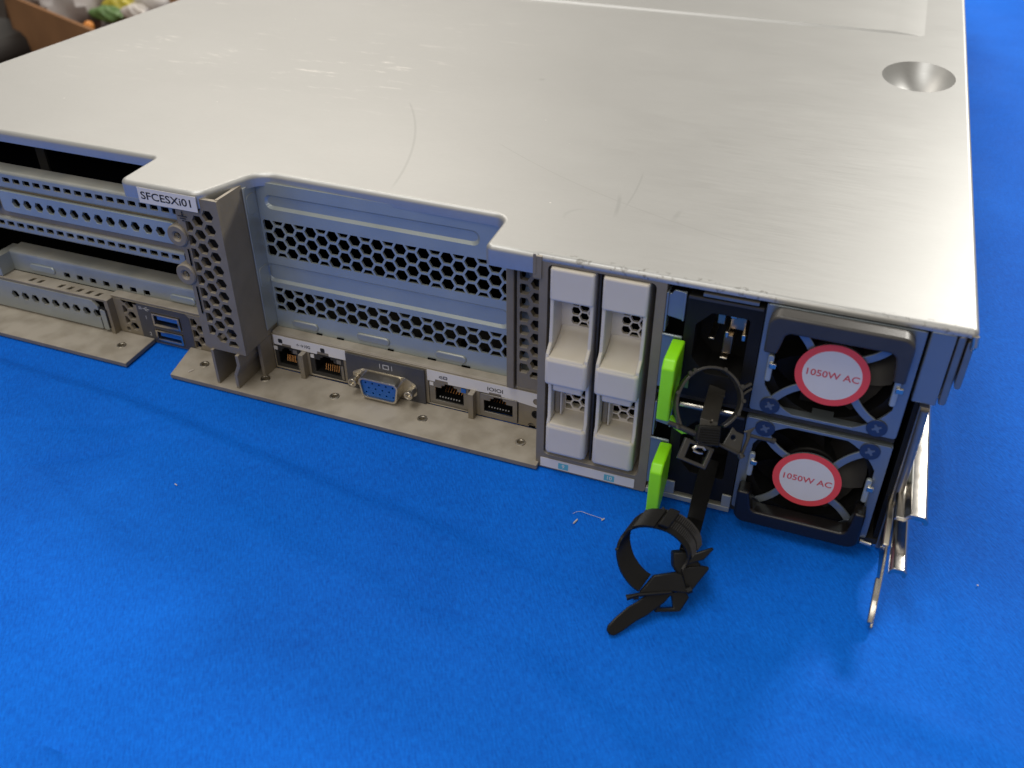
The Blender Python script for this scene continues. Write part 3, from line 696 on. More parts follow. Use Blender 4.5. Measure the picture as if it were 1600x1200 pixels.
# VGA connector on its charcoal plate
vg = O('video_port', MB().plate(rrect(-215.9, -181.1, 1.0, 18.4, .4), [], .8, XZ(16.8)), 'grey', sv, at=(-198, 17, 9), bevel=.2)
sym = MB().plate(rect(-199.2, -196.4, 14.8, 17.0), [rect(-198.8, -196.8, 15.2, 16.6)], .05, XZ(16.74)).box(-200.6, -200.3, 16.72, 16.78, 14.8, 17.0).box(-195.3, -195.0, 16.72, 16.78, 14.8, 17.0)
O('monitor_symbol', sym, 'pale', vg, at=(-198, 16.7, 16))
def dshape(g, x0=-207.4, x1=-190.2, z0=3.6, z1=12.4):
    return fillet([(x0-g+1.4, z0-g), (x1+g-1.4, z0-g), (x1+g, z1+g), (x0-g, z1+g)], 1.9+g*.5, 5)
O('connector_shell', MB().plate(dshape(.35), [dshape(-.35)], 5.6, XZ(11.0)).plate(fillet([(-213.0, 5.6), (-208.4, 2.9), (-189.6, 2.9), (-184.6, 5.6), (-184.6, 10.6), (-189.6, 13.1), (-208.4, 13.1), (-213.0, 10.6)], 1.5, 3), [dshape(.1)], .5, XZ(16.5)), 'nickel', vg, at=(-198.8, 14, 8), bevel=.2)
pin_holes = [(-204.8+k*3.0+(1.3 if r == 1 else 0), 5.5+r*2.3) for r in range(3) for k in range(5 if r != 1 else 4)]
O('connector_face', MB().plate(dshape(-.4), [circ(a, b, .48, 7) for a, b in pin_holes], 1.2, XZ(12.0)), 'blue', vg, at=(-198.8, 12, 8))
O('face_backing', MB().prism(dshape(-.45), .3, XZ(13.4)), 'dark', vg, at=(-198.8, 13.4, 8))
for x in (-211.2, -186.2):
    n = 6; mb = MB(); mb.tube([(x, 16.4, 8.2), (x, 13.4, 8.2)], 1.85, 6); mb.plate(circ(x, 8.2, 1.9, 14), [circ(x, 8.2, 1.05, 14)], 1.6, XZ(11.9))
    O('hex_post', mb, 'nickel', vg, at=(x, 12, 8.2), bevel=.15)

# ---- perforated strip and post left of the drive cage (y = 17.5)
hs = hexgrid(-141.5, -127, 26, 78, -139.9, 68.5, 5.55, 4.1)
O('perforated_strip', MB().plate(rect(-142.6, -126.5, 21, 84), hs, 2.2, XZ(17.0)), 'taupe', sv, at=(-136, 17, 50), bevel=.2)
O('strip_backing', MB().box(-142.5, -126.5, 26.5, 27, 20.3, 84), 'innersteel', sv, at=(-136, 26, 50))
O('strip_post', MB().box(-146.2, -143.2, 15.8, 22.9, 20.2, 82.5), 'taupe', sv, at=(-145, 16, 50), bevel=.35)
O('corner_gap', MB().box(-130.5, -127.6, -.62, 1.5, 78.5, 86.4).box(-130.4,-129.4,-.8,-.7,80,87.15), 'taupe', sv, at=(-129, 0, 83), bevel=.2)

# ---- drive cage
cage_hole = rrect(-125.6, -90.4, 6.6, 83.9, 1.8)
cg = O('drive_cage', MB().plate(rrect(-128.5, -87.2, .2, 85.2, 1.2), [cage_hole], 21, XZ(0)), 'taupe', sv, at=(-108, 0, 43), bevel=.5, ang=50)
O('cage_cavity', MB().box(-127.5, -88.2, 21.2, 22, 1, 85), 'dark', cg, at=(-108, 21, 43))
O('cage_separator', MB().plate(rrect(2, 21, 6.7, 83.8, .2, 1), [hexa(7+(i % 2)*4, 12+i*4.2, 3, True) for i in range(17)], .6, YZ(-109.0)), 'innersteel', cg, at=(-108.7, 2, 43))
dl = O('drive_label', MB().prism(rrect(-126.6, -91.3, .9, 4.9, .2, 2), .2, XZ(-.25)), 'label', sv, at=(-109, -.2, 3))
for x, s in ((-117.8, '9'), (-100.5, '10')):
    sq = O('number_patch', MB().prism(rrect(x-1.9, x+1.9, 1.4, 4.1, .2, 2), .06, XZ(-.32)), 'cyan', dl, at=(x, -.3, 2.7))
    text('lettering', s, 1.6, 'label', dl, (x, -.34, 2.75), (1, 0, 0), (0, 0, 1), bold=.04)
# ---- drive carriers
def carrier(x0):
    """x0 = left edge; 14.6 wide"""
    W = 14.6; x1 = x0+W; t = 1.25
    root = bpy.data.objects.new('drive_carrier', None); link(root, sv, (x0+W/2, 0, 8.8))
    side = [(0, 83.4), (-.3, 72.0), (-.3, 62), (-.8, 55.5), (-3.6, 52.6), (-4.0, 50), (-3.8, 41.0), (-.5, 40.8), (0, 36), (0, 24), (-1.0, 22), (-1.0, 9.2), (0, 8.9), (18, 8.9), (18, 83.4)]
    for xa in (x0, x1-t):
        O('side_wall', MB().prism(side, t, YZ(xa)), 'plastic', root, at=(xa, 0, 45), bevel=.3)
    # solid blocks and scoops (profile extruded between the walls)
    xa, xb = x0+t-.02, x1-t+.02
    prof_top = [(-.25, 83.2), (-.6, 72.2), (.4, 71.3), (12, 71.3), (12, 83.2)]
    O('top_block', MB().prism(prof_top, xb-xa, YZ(xa)), 'plastic', root, at=(xa, 0, 77), bevel=.5)
    curve = [(9.0, 57.5), (8.6, 56.6), (7.2, 55.4), (4.5, 54.1), (1.5, 53.1), (-1.5, 52.4), (-3.9, 52.0)]
    prof_mid = curve + [(-4.4, 51.2), (-4.3, 41.3), (-3.6, 40.6), (11, 40.6), (11, 57.5)]
    O('handle_scoop', MB().prism(prof_mid, xb-xa, YZ(xa)), 'plastic', root, at=(xa, 0, 52), bevel=.35, smooth=True)
    O('latch_ledge', MB().box(xa+.9, xb-.9, -1.6, 8, 36.6, 40.5), 'plastic', root, at=(xa, 0, 38), bevel=.6)
    prof_low = [(7.5, 23.4), (6.5, 23.0), (4, 22.7), (-1.2, 22.4), (-1.7, 21.4), (-1.7, 9.7), (-1.0, 9.0), (12, 9.0), (12, 23.4)]
    O('bottom_block', MB().prism(prof_low, xb-xa, YZ(xa)), 'plastic', root, at=(xa, 0, 16), bevel=.4)
    xm = (xa+xb)/2
    O('block_face', MB().box(x0-.06, x1+.06, -1.1, 9, 71.6, 83.45), 'plastic', root, at=(xm, -1, 77), bevel=.9, seg=4)
    O('handle_face', MB().box(x0-.06, x1+.06, -4.7, 6, 40.8, 51.6), 'plastic', root, at=(xm, -4, 46), bevel=1.3, seg=4)
    O('bottom_face', MB().box(x0-.06, x1+.06, -2.1, 10, 8.85, 21.9), 'plastic', root, at=(xm, -2, 15), bevel=1.5, seg=4)
    O('vent_grille', MB().plate(rect(xa, xb, 57.4, 71.6), hexgrid(xm-2.6, xb-.2, 57.9, 66.4, xm-1.2, 63.4, 3.5, 2.95), 1, XZ(8.8)), 'plastic', root, at=(xm, 9, 64))
    O('vent_grille', MB().plate(rect(xa, xb, 23.2, 40.5), hexgrid(xm-3.0, xb-.2, 23.8, 34.0, xm+.9, 29.8, 3.6, 3.0), 1, XZ(7.3)), 'plastic', root, at=(xm, 8, 31))
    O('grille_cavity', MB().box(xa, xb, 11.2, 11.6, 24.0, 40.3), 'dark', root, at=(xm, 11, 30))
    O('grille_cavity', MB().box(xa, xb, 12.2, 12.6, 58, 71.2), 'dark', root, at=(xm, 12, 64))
    O('release_lever', MB().box(xa+.3, xa+2.2, 3.2, 6.8, 23.8, 36.2), 'taupe', root, at=(xa, 3, 30), bevel=.4)
    O('lever_pad', MB().box(xa+2.3, xa+2.9, 3, 7.0, 23.6, 36), 'plastic', root, at=(xa, 5, 30), bevel=.3)
    return root
carrier(-124.5); carrier(-107.1)

# ---- power supplies
def psu(zc, s, zlo, zhi):
    Z = lambda d: zc+s*d
    root = bpy.data.objects.new('power_supply', None); link(root, sv, (-48, 0, zlo))
    fx = -35.0
    def R2(x0, x1, a, b): a, b = sorted((Z(a), Z(b))); return (x0, x1, a, b)
    # fan frame plate
    hole = []
    for k in range(56):
        an = 2*math.pi*k/56; c, sn = math.cos(an), math.sin(an); r = min(20.3, 18.3/max(abs(c), abs(sn), .01)*1.0)
        hole.append((fx+r*c*1.03, zc+r*sn*.98))
    x0, x1, a, b = R2(-57.0, -13.0, -18.9, 19.4)
    pl = MB().plate(rrect(x0, x1, a, b, .8), [hole], .9, XZ(-.5)).box(-13.7, -12.8, .4, 14, a+.4, b-.4).box(-57.2, -56.3, .4, 14, a+.4, b-.4)
    pl.box(-57.0, -13, .42, 6, min(Z(-18.9), Z(-18.1)), max(Z(-18.9), Z(-18.1)))
    O('fan_plate', pl, 'psu', root, at=(fx, 0, zc), bevel=.2)
    O('supply_body', MB().box(-80.8, -57.3, 13.5, 60, zlo+.3, zhi-.3).box(-57.2, -13.0, 16, 60, zlo+.3, zhi-.3), 'black', root, at=(-48, 20, zlo))
    # fan
    fan = MB(); fan.plate(rrect(fx-19.6, fx+19.6, zc-19, zc+19, 1), [circ(fx, zc, 18.4, 36)], 9, XZ(3.0)); fan.box(fx-19, fx+19, 14.0, 14.4, zc-18.6, zc+18.6)
    fo = O('cooling_fan', fan, 'black', root, at=(fx, 5, zc))
    bl = MB()
    for k in range(7):
        a0 = 2*math.pi*k/7+.3; g = []
        for i in range(6):
            r = 8+i*1.95
            for j in range(4):
                an = a0+j*.23+i*.075; g.append((fx+r*math.cos(an), 4.6+j*1.9+.25*i, zc+r*math.sin(an)))
        bl.add(g, [(i*4+j, i*4+j+1, (i+1)*4+j+1, (i+1)*4+j) for i in range(5) for j in range(3)])
    O('fan_blades', bl, 'matte', fo, at=(fx, 6, zc), smooth=True)
    O('fan_hub', MB().prism(circ(fx, zc, 9, 28), 8, XZ(3.6)), 'black', fo, at=(fx, 4, zc), bevel=.6)
    # four curved guard arms
    for sx in (-1, 1):
        for sz in (-1, 1):
            if False: continue
            p0 = Vector((fx+sx*16.6, zc+sz*15.4)); p2 = Vector((fx+sx*7.0, zc+sz*6.4))
            p1 = Vector((fx+sx*(12.6), zc+sz*8.6)) if (sx*sz*s > 0) else Vector((fx+sx*10.4, zc+sz*12.6))
            L_, R_ = [], []
            for i in range(9):
                t = i/8; q = p0*(1-t)**2+p1*2*t*(1-t)+p2*t*t; d = ((p1-p0)*(1-t)+(p2-p1)*t).normalized(); n = Vector((-d.y, d.x))*1.25
                L_.append(tuple(q+n)); R_.append(tuple(q-n))
            O('guard_arm', MB().prism(L_+R_[::-1], .8, XZ(-.75)), 'psu', root, at=(fx, -.7, zc), bevel=.2)
    O('guard_disc', MB().prism(circ(fx, zc, 10.4, 40), .7, XZ(-1.3)), 'psu', root, at=(fx, -1, zc))
    st = O('rating_sticker', MB().prism(circ(fx-.1, zc-.2, 8.55, 48), .14, XZ(-1.62)), 'label', root, at=(fx, -1.5, zc))
    O('red_ring', MB().plate(circ(fx-.1, zc-.2, 10.75, 56), [circ(fx-.1, zc-.2, 8.5, 48)], .14, XZ(-1.60)), 'red', st, at=(fx, -1.5, zc))
    text('lettering', '1050W AC', 2.3, 'redink', st, (fx-.1, -1.63, zc-.2), (1, 0, .0), (0, 0, 1), bold=.045, width=15.2, spacing=1.0)
    # screws
    for sx in (-1, 1):
        for d in (-16, 16):
            x = fx+sx*16; z = Z(d)
            cross = []
            for k in range(4):
                a_ = math.pi/2*k+.5; cross += [(x+.5*math.cos(a_-.8), z+.5*math.sin(a_-.8)), (x+1.5*math.cos(a_-.22), z+1.5*math.sin(a_-.22)), (x+1.5*math.cos(a_+.22), z+1.5*math.sin(a_+.22))]
            scw = O('screw', MB().prism(circ(x, z, 3.1, 24), .45, XZ(-.96)), 'screw', root, at=(x, -.8, z), bevel=.1)
            O('screw_recess', MB().prism(cross, .3, XZ(-1.06)).prism(circ(x, z, .8, 10), .25, XZ(-1.02)), 'jack', scw, at=(x, -.6, z))
    # pull handle
    out = [(-55.6, Z(6.6)), (-51.8, Z(6.6)), (-51.0, Z(10)), (-50.2, Z(14.2)), (-20.0, Z(14.2)), (-19.2, Z(10)), (-18.8, Z(4.8)), (-15.4, Z(4.8)), (-15.4, Z(19.7)), (-55.6, Z(19.7))]
    O('pull_handle', MB().prism(fillet(out, [.8, .8, 0, 2.2, 2.2, 0, .8, .8, 3.6, 3.6], 5), 6.0, XZ(-7.0)), 'rubber' if s > 0 else 'blackgloss', root, at=(fx, -4, Z(17)), bevel=1.2, seg=4, ang=40)
    for x, z in ((-53.2, Z(-1.5)), (-16.9, Z(-1.5))):
        hp_ = O('handle_pivot', MB().prism(rrect(x-.9, x+.9, z-4.8, z+4.8, .8), 1.4, XZ(-2.4)), 'zinc', root, at=(x, -2, z), bevel=.3)
        O('pivot_pin', MB().box(x-.2, x+1.9, -3.2, -2.2, z+.6, z+2.4), 'nickel', hp_, at=(x, -3, z), bevel=.2)
    # inlet block
    if s > 0: zc_ = 66.6
    else: zc_ = 25.4
    ih = fillet([(-61.2, zc_-11), (-61.2, zc_+11), (-72.6, zc_+11), (-77.2, zc_+6), (-77.2, zc_-6), (-72.6, zc_-11)][::-1], 1.0, 3)
    inl = O('mains_inlet', MB().plate(rrect(-80.6, -57.4, zlo+.6, zhi-1.2, .6), [ih], 13, XZ(-.3)), 'black', root, at=(-69, 0, zc_), bevel=.3)
    if s > 0:
        core = fillet([(-63.0, zc_-8.4), (-63.0, zc_+8.4), (-72.0, zc_+8.4), (-75.2, zc_+5), (-75.2, zc_-5), (-72.0, zc_-8.4)][::-1], .8, 3)
        for (ax0, ax1, az0, az1, yy, mm) in ((-71.4, -69.0, 71.8, 78.6, 4, 'brass'), (-67.6, -62.6, 69.6, 75.6, 6, 'brass'), (-68.6, -65.8, 62.2, 69.0, 3, 'brass'), (-73.2, -71.4, 66.6, 67.3, 2.5, 'nickel'),
                                              (-67.4, -65.4, 75.3, 76.2, 2.5, 'nickel'), (-68.3, -67.2, 68.5, 70.6, 2.0, 'nickel'), (-63.2, -61.9, 68.3, 70.6, 2.0, 'nickel'), (-68.9, -66.4, 60.9, 61.5, 1.5, 'nickel'), (-73.0, -71.6, 75.4, 77.2, 5, 'zinc')):  # brass blades are contacts; small nickel boxes are added as highlight glints
            O('blade_or_glint', MB().box(ax0, ax1, yy, 12.8, az0, az1), mm, inl, at=((ax0+ax1)/2, yy, (az0+az1)/2), bevel=.25)
    O('inlet_frame', MB().box(-80.2, -57.9, -.9, -.35, zhi-2.0, zhi-1.2), 'rubber', root, at=(-69, -.8, zhi-1.5))
    # left latch: bent steel tab, plate and lime lever
    d = 0 if s > 0 else -41.3
    O('bent_tab', MB().prism(fillet([(-86.4, 73.6+d), (-80.9, 72.8+d), (-80.9, 82.6+d), (-84.8, 82.8+d), (-85.6, 81.4+d), (-86.4, 81.4+d)], .5, 3), .8, XZ(.2)).box(-87.0, -86.4, -.4, 8, 68+d, 82+d).box(-81.5, -80.9, -1.2, .2, 73.4+d, 83.2+d), 'psu', root, at=(-84, 0, 78+d), bevel=.2)
    O('latch_plate', MB().box(-87.1, -80.9, -.3, .7, 47.0+d, 66.6+d).tube([(-87.2, -.4, 67.0+d), (-80.9, -.4, 67.0+d)], .55, 8), 'psu', root, at=(-84, 0, 57+d), bevel=.15)
    gp = fillet([(-.6, 66.4+d), (-12.6, 66.2+d), (-14.6, 63.6+d), (-14.6, 44.3+d), (-12.8, 43.6+d), (-10.6, 45.2+d), (-.6, 52.0+d)], [.6, 1.6, 1.6, .8, .8, 1, .6], 4)
    O('release_latch', MB().prism(gp, 4.1, YZ(-83.7)), 'green', root, at=(-82.5, -8, 56+d), bevel=.65, seg=3)
    O('gap_plate', MB().box(-87.0, -81.2, 5, 9, zlo+.6, zhi-.6), 'dark', root, at=(-84, 6, zlo))
    return root
psu(64.9, 1, 45.2, 83.6)
psu(23.8, -1, 4.0, 43.2)
O('green_tab', MB().tube([(-80.4, -6, 40.2), (-78, -8.4, 38.6), (-75.5, -8.8, 37.6), (-73.5, -7.5, 37.2)], [.9, 1, 1, .8], 8), 'green', sv, at=(-77, -8, 38), smooth=True)
O('pale_green_tab', MB().prism([(-80.3, 49), (-77.0, 54.5), (-77.0, 49)], .4, XZ(-1.0)), 'greenfoil', sv, at=(-78, -1, 51))
O('divider_rod', MB().tube([(-78.5, -1.9, 43.2), (-60.5, -1.9, 43.6)], .85, 10), 'nickel', sv, at=(-70, -2, 43), smooth=True)
O('supply_divider', MB().box(-87, -13, 1, 60, 43.5, 44.9).box(-86.9, -80.9, 9.2, 60, 4, 83), 'innersteel', sv, at=(-48, 2, 44))
O('top_slot_strip', MB().box(-76, -59.5, -.6, 2, 83.0, 83.9), 'jack', sv, at=(-68, 0, 83.5))
O('bottom_lip', MB().box(-87, -57.5, -.8, 60, 1.0, 3.2), 'zincdull', sv, at=(-72, 0, 2), bevel=.3)
O('supply_foot', MB().box(-57.4, -9.2, 1.5, 60, 1.0, 3.2), 'innersteel', sv, at=(-34, 0, 2))
O('bottom_tab', MB().box(-60.6, -57.4, -.9, 0, 3.3, 8.5).box(-80.8, -77, -.9, 0, 3.3, 9), 'zincdull', sv, at=(-60, -.5, 6), bevel=.3)
# ---- right hand chassis wall, rack bracket and slide rail
O('side_wall', MB().box(-10.6, -9.2, 2, 203, 1, 84.5).box(-10.6, -9.2, 203, 715, 1, 70), 'black', sv, at=(-10, 300, 1))  # wall coloured black to stand in for the dark gap here
O('side_skin', MB().box(-8.9, -8.6, 8, 712, 1, 69.5), 'zincdull', sv, at=(-8.7, 300, 1))
O('wall_flange', MB().tube([(-7.6, -.4, 58.5), (-7.4, -.4, 40), (-7.4, -.4, 2.6)], 1.25, 12).box(-9.1, -6.4, .3, 4, 1, 59), 'jack', sv, at=(-8, 0, 30), smooth=True)
for x0, x1, z0, z1, y0, m_ in ((-12.0, -5.2, 60.2, 84.6, .2, 'psu'), (-4.8, -2.6, 60.6, 84.4, .6, 'jack'), (-2.2, -.4, 67.4, 83.6, .0, 'jack')):
    mb = MB().box(x0, x1, y0, 200, z0, z1) if m_ == 'psu' else MB().prism(rrect(x0, x1, z0, z1, .9), 200, XZ(y0))
    O('rail_bracket', mb, m_, sv, at=((x0+x1)/2, y0, z0), bevel=.45, seg=3)
O('cover_hem', MB().tube([(-.9, .2, 85.4), (-.6, -.2, 82.6), (-.8, .4, 81.2)], [1.0, 1.15, .8], 12), 'nickel', sv, at=(-1, 0, 84), smooth=True)
rl = bpy.data.objects.new('slide_rail', None); link(rl, sv, (-3, 100, 10))
# outer member: a C section ending near y=-14
csec = fillet([(-8.4, 26.0), (-8.0, 27.4), (-5.6, 27.6), (-4.4, 29.4), (.2, 29.4), (1.2, 27.5), (1.0, 26.4), (-.2, 26.4), (-.6, 27.6), (-4.0, 27.6), (-5.2, 26.0)], [.2, .5, .8, 1.1, 1.2, .5, .2, .4, .6, .5, .4], 4)
O('outer_member', MB().prism(csec, 420, XZ(-13.5)), 'chrome', rl, at=(-3, -13, 20), bevel=.5, seg=3, ang=50, smooth=True)
insec = fillet([(-7.6, 18.6), (-7.4, 20.2), (-6.6, 21.4), (-3.6, 21.4), (-2.6, 20.2), (-2.8, 18.4), (-3.6, 18.4), (-3.8, 19.6), (-6.6, 19.6), (-6.8, 18.6)], [.2, .7, .9, .9, .7, .2, .2, .4, .4, .2], 4)
O('inner_member', MB().prism(insec, 400, XZ(-29.5)), 'chrome', rl, at=(-5, -29, 15), bevel=.4, seg=3, ang=50, smooth=True)
tg = fillet([(10, 22), (-8, 21), (-20, 17.5), (-27, 12.5), (-32.5, 7.6), (-37.5, 2.2), (-36.0, .7), (-31, 1.6), (-25, 5.0), (-18, 8.0), (10, 9)], 2, 4)
tm = MB().prism(tg, .9, YZ(-8.9))
O('spring_tongue', tm, 'chrome', rl, at=(-8.5, -15, 12), bevel=.25)
O('tongue_edge', MB().prism(fillet([(8, 22.4), (-8, 21.6), (-17.5, 18.8), (-17.2, 17.2), (-8, 19.6), (8, 20.4)], .5, 2), 1.9, YZ(-9.7)), 'nickel', rl, at=(-9, -10, 20), bevel=.3)
O('tongue_hook', MB().prism(fillet([(-26, 13.2), (-31.5, 8.6), (-36.5, 3.6), (-35.4, 2.6), (-30, 6.4), (-25, 11.0)], .5, 2), 1.7, YZ(-9.9)), 'chrome', rl, at=(-9.3, -30, 8), bevel=.35)
O('rivet', MB().tube([(-14.5, -1.5, 3.6), (-11.0, -1.5, 3.2)], .8, 10), 'nickel', rl, at=(-13, -1.5, 3.4), smooth=True)

# ================================================================== CABLE CLAMPS
RT = Vector((.9326, .3609, 0)); UP = Vector((-.2090, .5401, .8152)); BK = Vector((.2942, -.7603, .5791))
class Frame:
    def __init__(s, o, rt, up, bk, ox, oy, k): s.o = Vector(o); s.rt, s.up, s.bk = rt, up, bk; s.ox, s.oy, s.k = ox, oy, k
    def __call__(s, x, y, d=0): return s.o + s.rt*((x-s.ox)/s.k) + s.up*(-(y-s.oy)/s.k) + s.bk*d
def band(F, pts, wid, th, d0=0, closed=False):
    """a strap following pts (drawn coordinates), its width along the viewing axis"""
    P = [F(x, y, d0) for x, y in pts]; n = len(P); vs = []
    for i, q in enumerate(P):
        a = P[(i-1) % n] if (closed or i) else P[0]; b = P[(i+1) % n] if (closed or i < n-1) else P[-1]
        t = (b-a).normalized(); nn = t.cross(F.bk).normalized()
        for u, v in ((-.5, -.5), (.5, -.5), (.5, .5), (-.5, .5)): vs.append(q+nn*th*u+F.bk*wid*v)
    m = n if closed else n-1
    fs = [(i*4+k, i*4+(k+1) % 4, ((i+1) % n)*4+(k+1) % 4, ((i+1) % n)*4+k) for i in range(m) for k in range(4)]
    if not closed: fs += [(0, 1, 2, 3), (4*n-1, 4*n-2, 4*n-3, 4*n-4)]
    return vs, fs
def ring_pts(cx, cy, r, a0, a1, n, ry=None):
    return [(cx+r*math.cos(math.radians(a0+(a1-a0)*i/n)), cy-(ry or r)*math.sin(math.radians(a0+(a1-a0)*i/n))) for i in range(n+1)]
def slab(F, pts, th, d=0): return MB().prism(pts, th, lambda a, b, t: F(a, b, d-t))
def strip3(pts, sidev, wd, th):
    """flat strap through 3-D points; sidev = width direction"""
    P = [Vector(q) for q in pts]; n = len(P); vs = []
    for i, q in enumerate(P):
        t = (P[min(i+1, n-1)]-P[max(i-1, 0)]).normalized(); sv_ = Vector(sidev); sv_ = (sv_-t*sv_.dot(t)).normalized(); nn = t.cross(sv_)
        ww = wd[i] if isinstance(wd, (list, tuple)) else wd
        for u, v in ((-.5, -.5), (.5, -.5), (.5, .5), (-.5, .5)): vs.append(q+sv_*ww*u+nn*th*v)
    return MB().add(vs, [(i*4+k, i*4+(k+1) % 4, (i+1)*4+(k+1) % 4, (i+1)*4+k) for i in range(n-1) for k in range(4)]+[(0, 1, 2, 3), (4*n-1, 4*n-2, 4*n-3, 4*n-4)])
C = Vector((-42.21, -247.12, 222.63))
def ray_at(px, py, y=None, z=None):
    d = RT*((px-800)/1449)+UP*(-(py-600)/1449)-BK
    t = ((y-C.y)/d.y) if y is not None else ((z-C.z)/d.z)
    return C+d*t
# -- upper clamp (drawn on a 6.665x enlargement of the region from 1020,560)
o1 = ray_at(1020+600/6.665, 560+600/6.665, y=-15)
depth = (o1-C).dot(-BK); F1 = Frame(o1, RT, UP, BK, 600, 600, 6.665*1449/depth)
c1 = thing('cable_clamp', o1, 'black adjustable cable clamp held open on the upper power supply', 'cable clamp', 'cable clamps on the power supplies')
ctl = [(738, 712), (800, 670), (870, 600), (915, 520), (932, 420), (915, 320), (870, 230), (800, 155), (720, 110), (620, 92), (520, 105), (430, 150), (350, 225), (295, 310), (262, 400), (252, 500), (262, 590), (292, 695)]
def smooth_line(P, m=4):
    out = []
    for i in range(len(P)-1):
        p0, p1, p2, p3 = P[max(i-1, 0)], P[i], P[i+1], P[min(i+2, len(P)-1)]
        for k in range(m):
            t = k/m; out.append(tuple(.5*(2*p1[c]+(p2[c]-p0[c])*t+(2*p0[c]-5*p1[c]+4*p2[c]-p3[c])*t*t+(3*p1[c]-p0[c]-3*p2[c]+p3[c])*t**3) for c in range(len(p1))))
    return out+[P[-1]]
v, f = band(F1, smooth_line(ctl), 5.0, .85, -2.0)
lp = O('strap_loop', MB().add(v, f), 'strap', c1, at=o1, bevel=.15)
nb = MB()
for a in (118, 64, 128, 172, -8, -34, 20): 
    q = F1(598+345*math.cos(math.radians(a)), 400-316*math.sin(math.radians(a)), .6); nb.tube([q-BK*.8, q+BK*.9], .62, 8)
O('strap_nubs', nb, 'strap', c1, at=o1, smooth=True)
O('strap_end', MB().add(*band(F1, [(915, 330), (960, 300), (1030, 262)], 3.4, .8, -1.6)).add(*band(F1, [(930, 385), (985, 345), (1035, 315)], 3.0, .6, -1.6)), 'strap', c1, at=o1)
top = ray_at(1020+655/6.665, 560+378/6.665, y=-2.5)
O('tail_strap', strip3([top+Vector((0, 2.5, 1)), top, top.lerp(F1(575, 650, 1), .5), F1(575, 650, 1.2), F1(555, 860, 1.0), F1(530, 900, -1)], RT+UP*-.14, 5.4, .9), 'strap', c1, at=o1, bevel=.15)
O('tail_lip', MB().tube([top-RT*2.8+BK*.3, top+RT*2.8+BK*.3-UP*.5], .55, 8), 'strap', c1, at=o1, smooth=True)
hd = MB().add([F1(x, y, d) for d in (-1.5, 3.6) for x, y in ((455, 690), (690, 700), (665, 925), (425, 850))], [(0, 1, 2, 3), (4, 5, 6, 7), (0, 1, 5, 4), (1, 2, 6, 5), (2, 3, 7, 6), (3, 0, 4, 7)])
O('clamp_head', hd, 'black', c1, at=o1, bevel=.5)
rb = MB()
for k in range(7):
    y = 722+k*26; rb.tube([F1(470-k*4, y, 3.7), F1(672-k*3, y+18, 3.7)], .28, 6)
O('head_ribs', rb, 'black', c1, at=o1, smooth=True)
O('head_pip', MB().tube([F1(592, 660, 1.5), F1(600, 640, 2.6)], [.5, .25], 8), 'nickel', c1, at=o1, smooth=True)
fr1 = MB().plate([(345, 820), (650, 945), (550, 1165), (255, 1040)], [[(395, 885), (590, 960), (525, 1110), (335, 1030)]], 1.8, lambda a, b, t: F1(a, b, -.4-t))
O('base_frame', fr1, 'strap', c1, at=o1, bevel=.3)
O('base_spring', MB().tube([F1(425, 940, -1.2), F1(470, 915, -.8), F1(530, 925, -.8), F1(550, 955, -1.2)], .6, 8).tube([F1(430, 960, -1), F1(480, 985, -.6), F1(520, 990, -.8)], .45, 8), 'nickel', c1, at=o1, smooth=True)
O('left_bar', MB().tube([F1(160, 668, .5), F1(250, 705, .6), F1(440, 785, .6)], [.75, .95, .95], 10).tube([F1(245, 690, 1.2), F1(255, 730, 1.2)], .9, 10), 'strap', c1, at=o1, smooth=True)
wing = MB().plate([(835, 715), (870, 760), (955, 795), (905, 1010), (650, 880), (665, 860), (730, 895)], [circ(838, 825, 26, 12)], 1.1, lambda a, b, t: F1(a, b, 0-t))
O('side_wing', wing, 'strap', c1, at=o1, bevel=.2)
O('wing_arrow', slab(F1, [(935, 765), (1070, 715), (1020, 770), (1010, 830), (940, 1000), (915, 990), (975, 830), (975, 780)], 1.3, .8), 'strap', c1, at=o1, bevel=.2)
O('right_bar', MB().tube([F1(1000, 800, 0), F1(1110, 830, .4), F1(1245, 858, .4)], [.6, .6, .7], 10).tube([F1(1230, 850, .4), F1(1265, 865, .4)], 1.0, 10).tube([F1(900, 985, .4), F1(925, 1035, .4)], [1.0, 1.1], 10).tube([F1(650, 875, .2), F1(900, 1000, .3)], .55, 8), 'strap', c1, at=o1, smooth=True)
# -- lower clamp (drawn on a 5.22x enlargement of the region from 930,780)
o2 = ray_at(930+480/5.22, 780+480/5.22, z=15.5)
depth2 = (o2-C).dot(-BK); F2 = Frame(o2, RT, UP, BK, 480, 480, 5.22*1449/depth2)
c2 = thing('cable_clamp', o2, 'black cable clamp hanging by its strap from the lower power supply over the cloth', 'cable clamp', 'cable clamps on the power supplies')
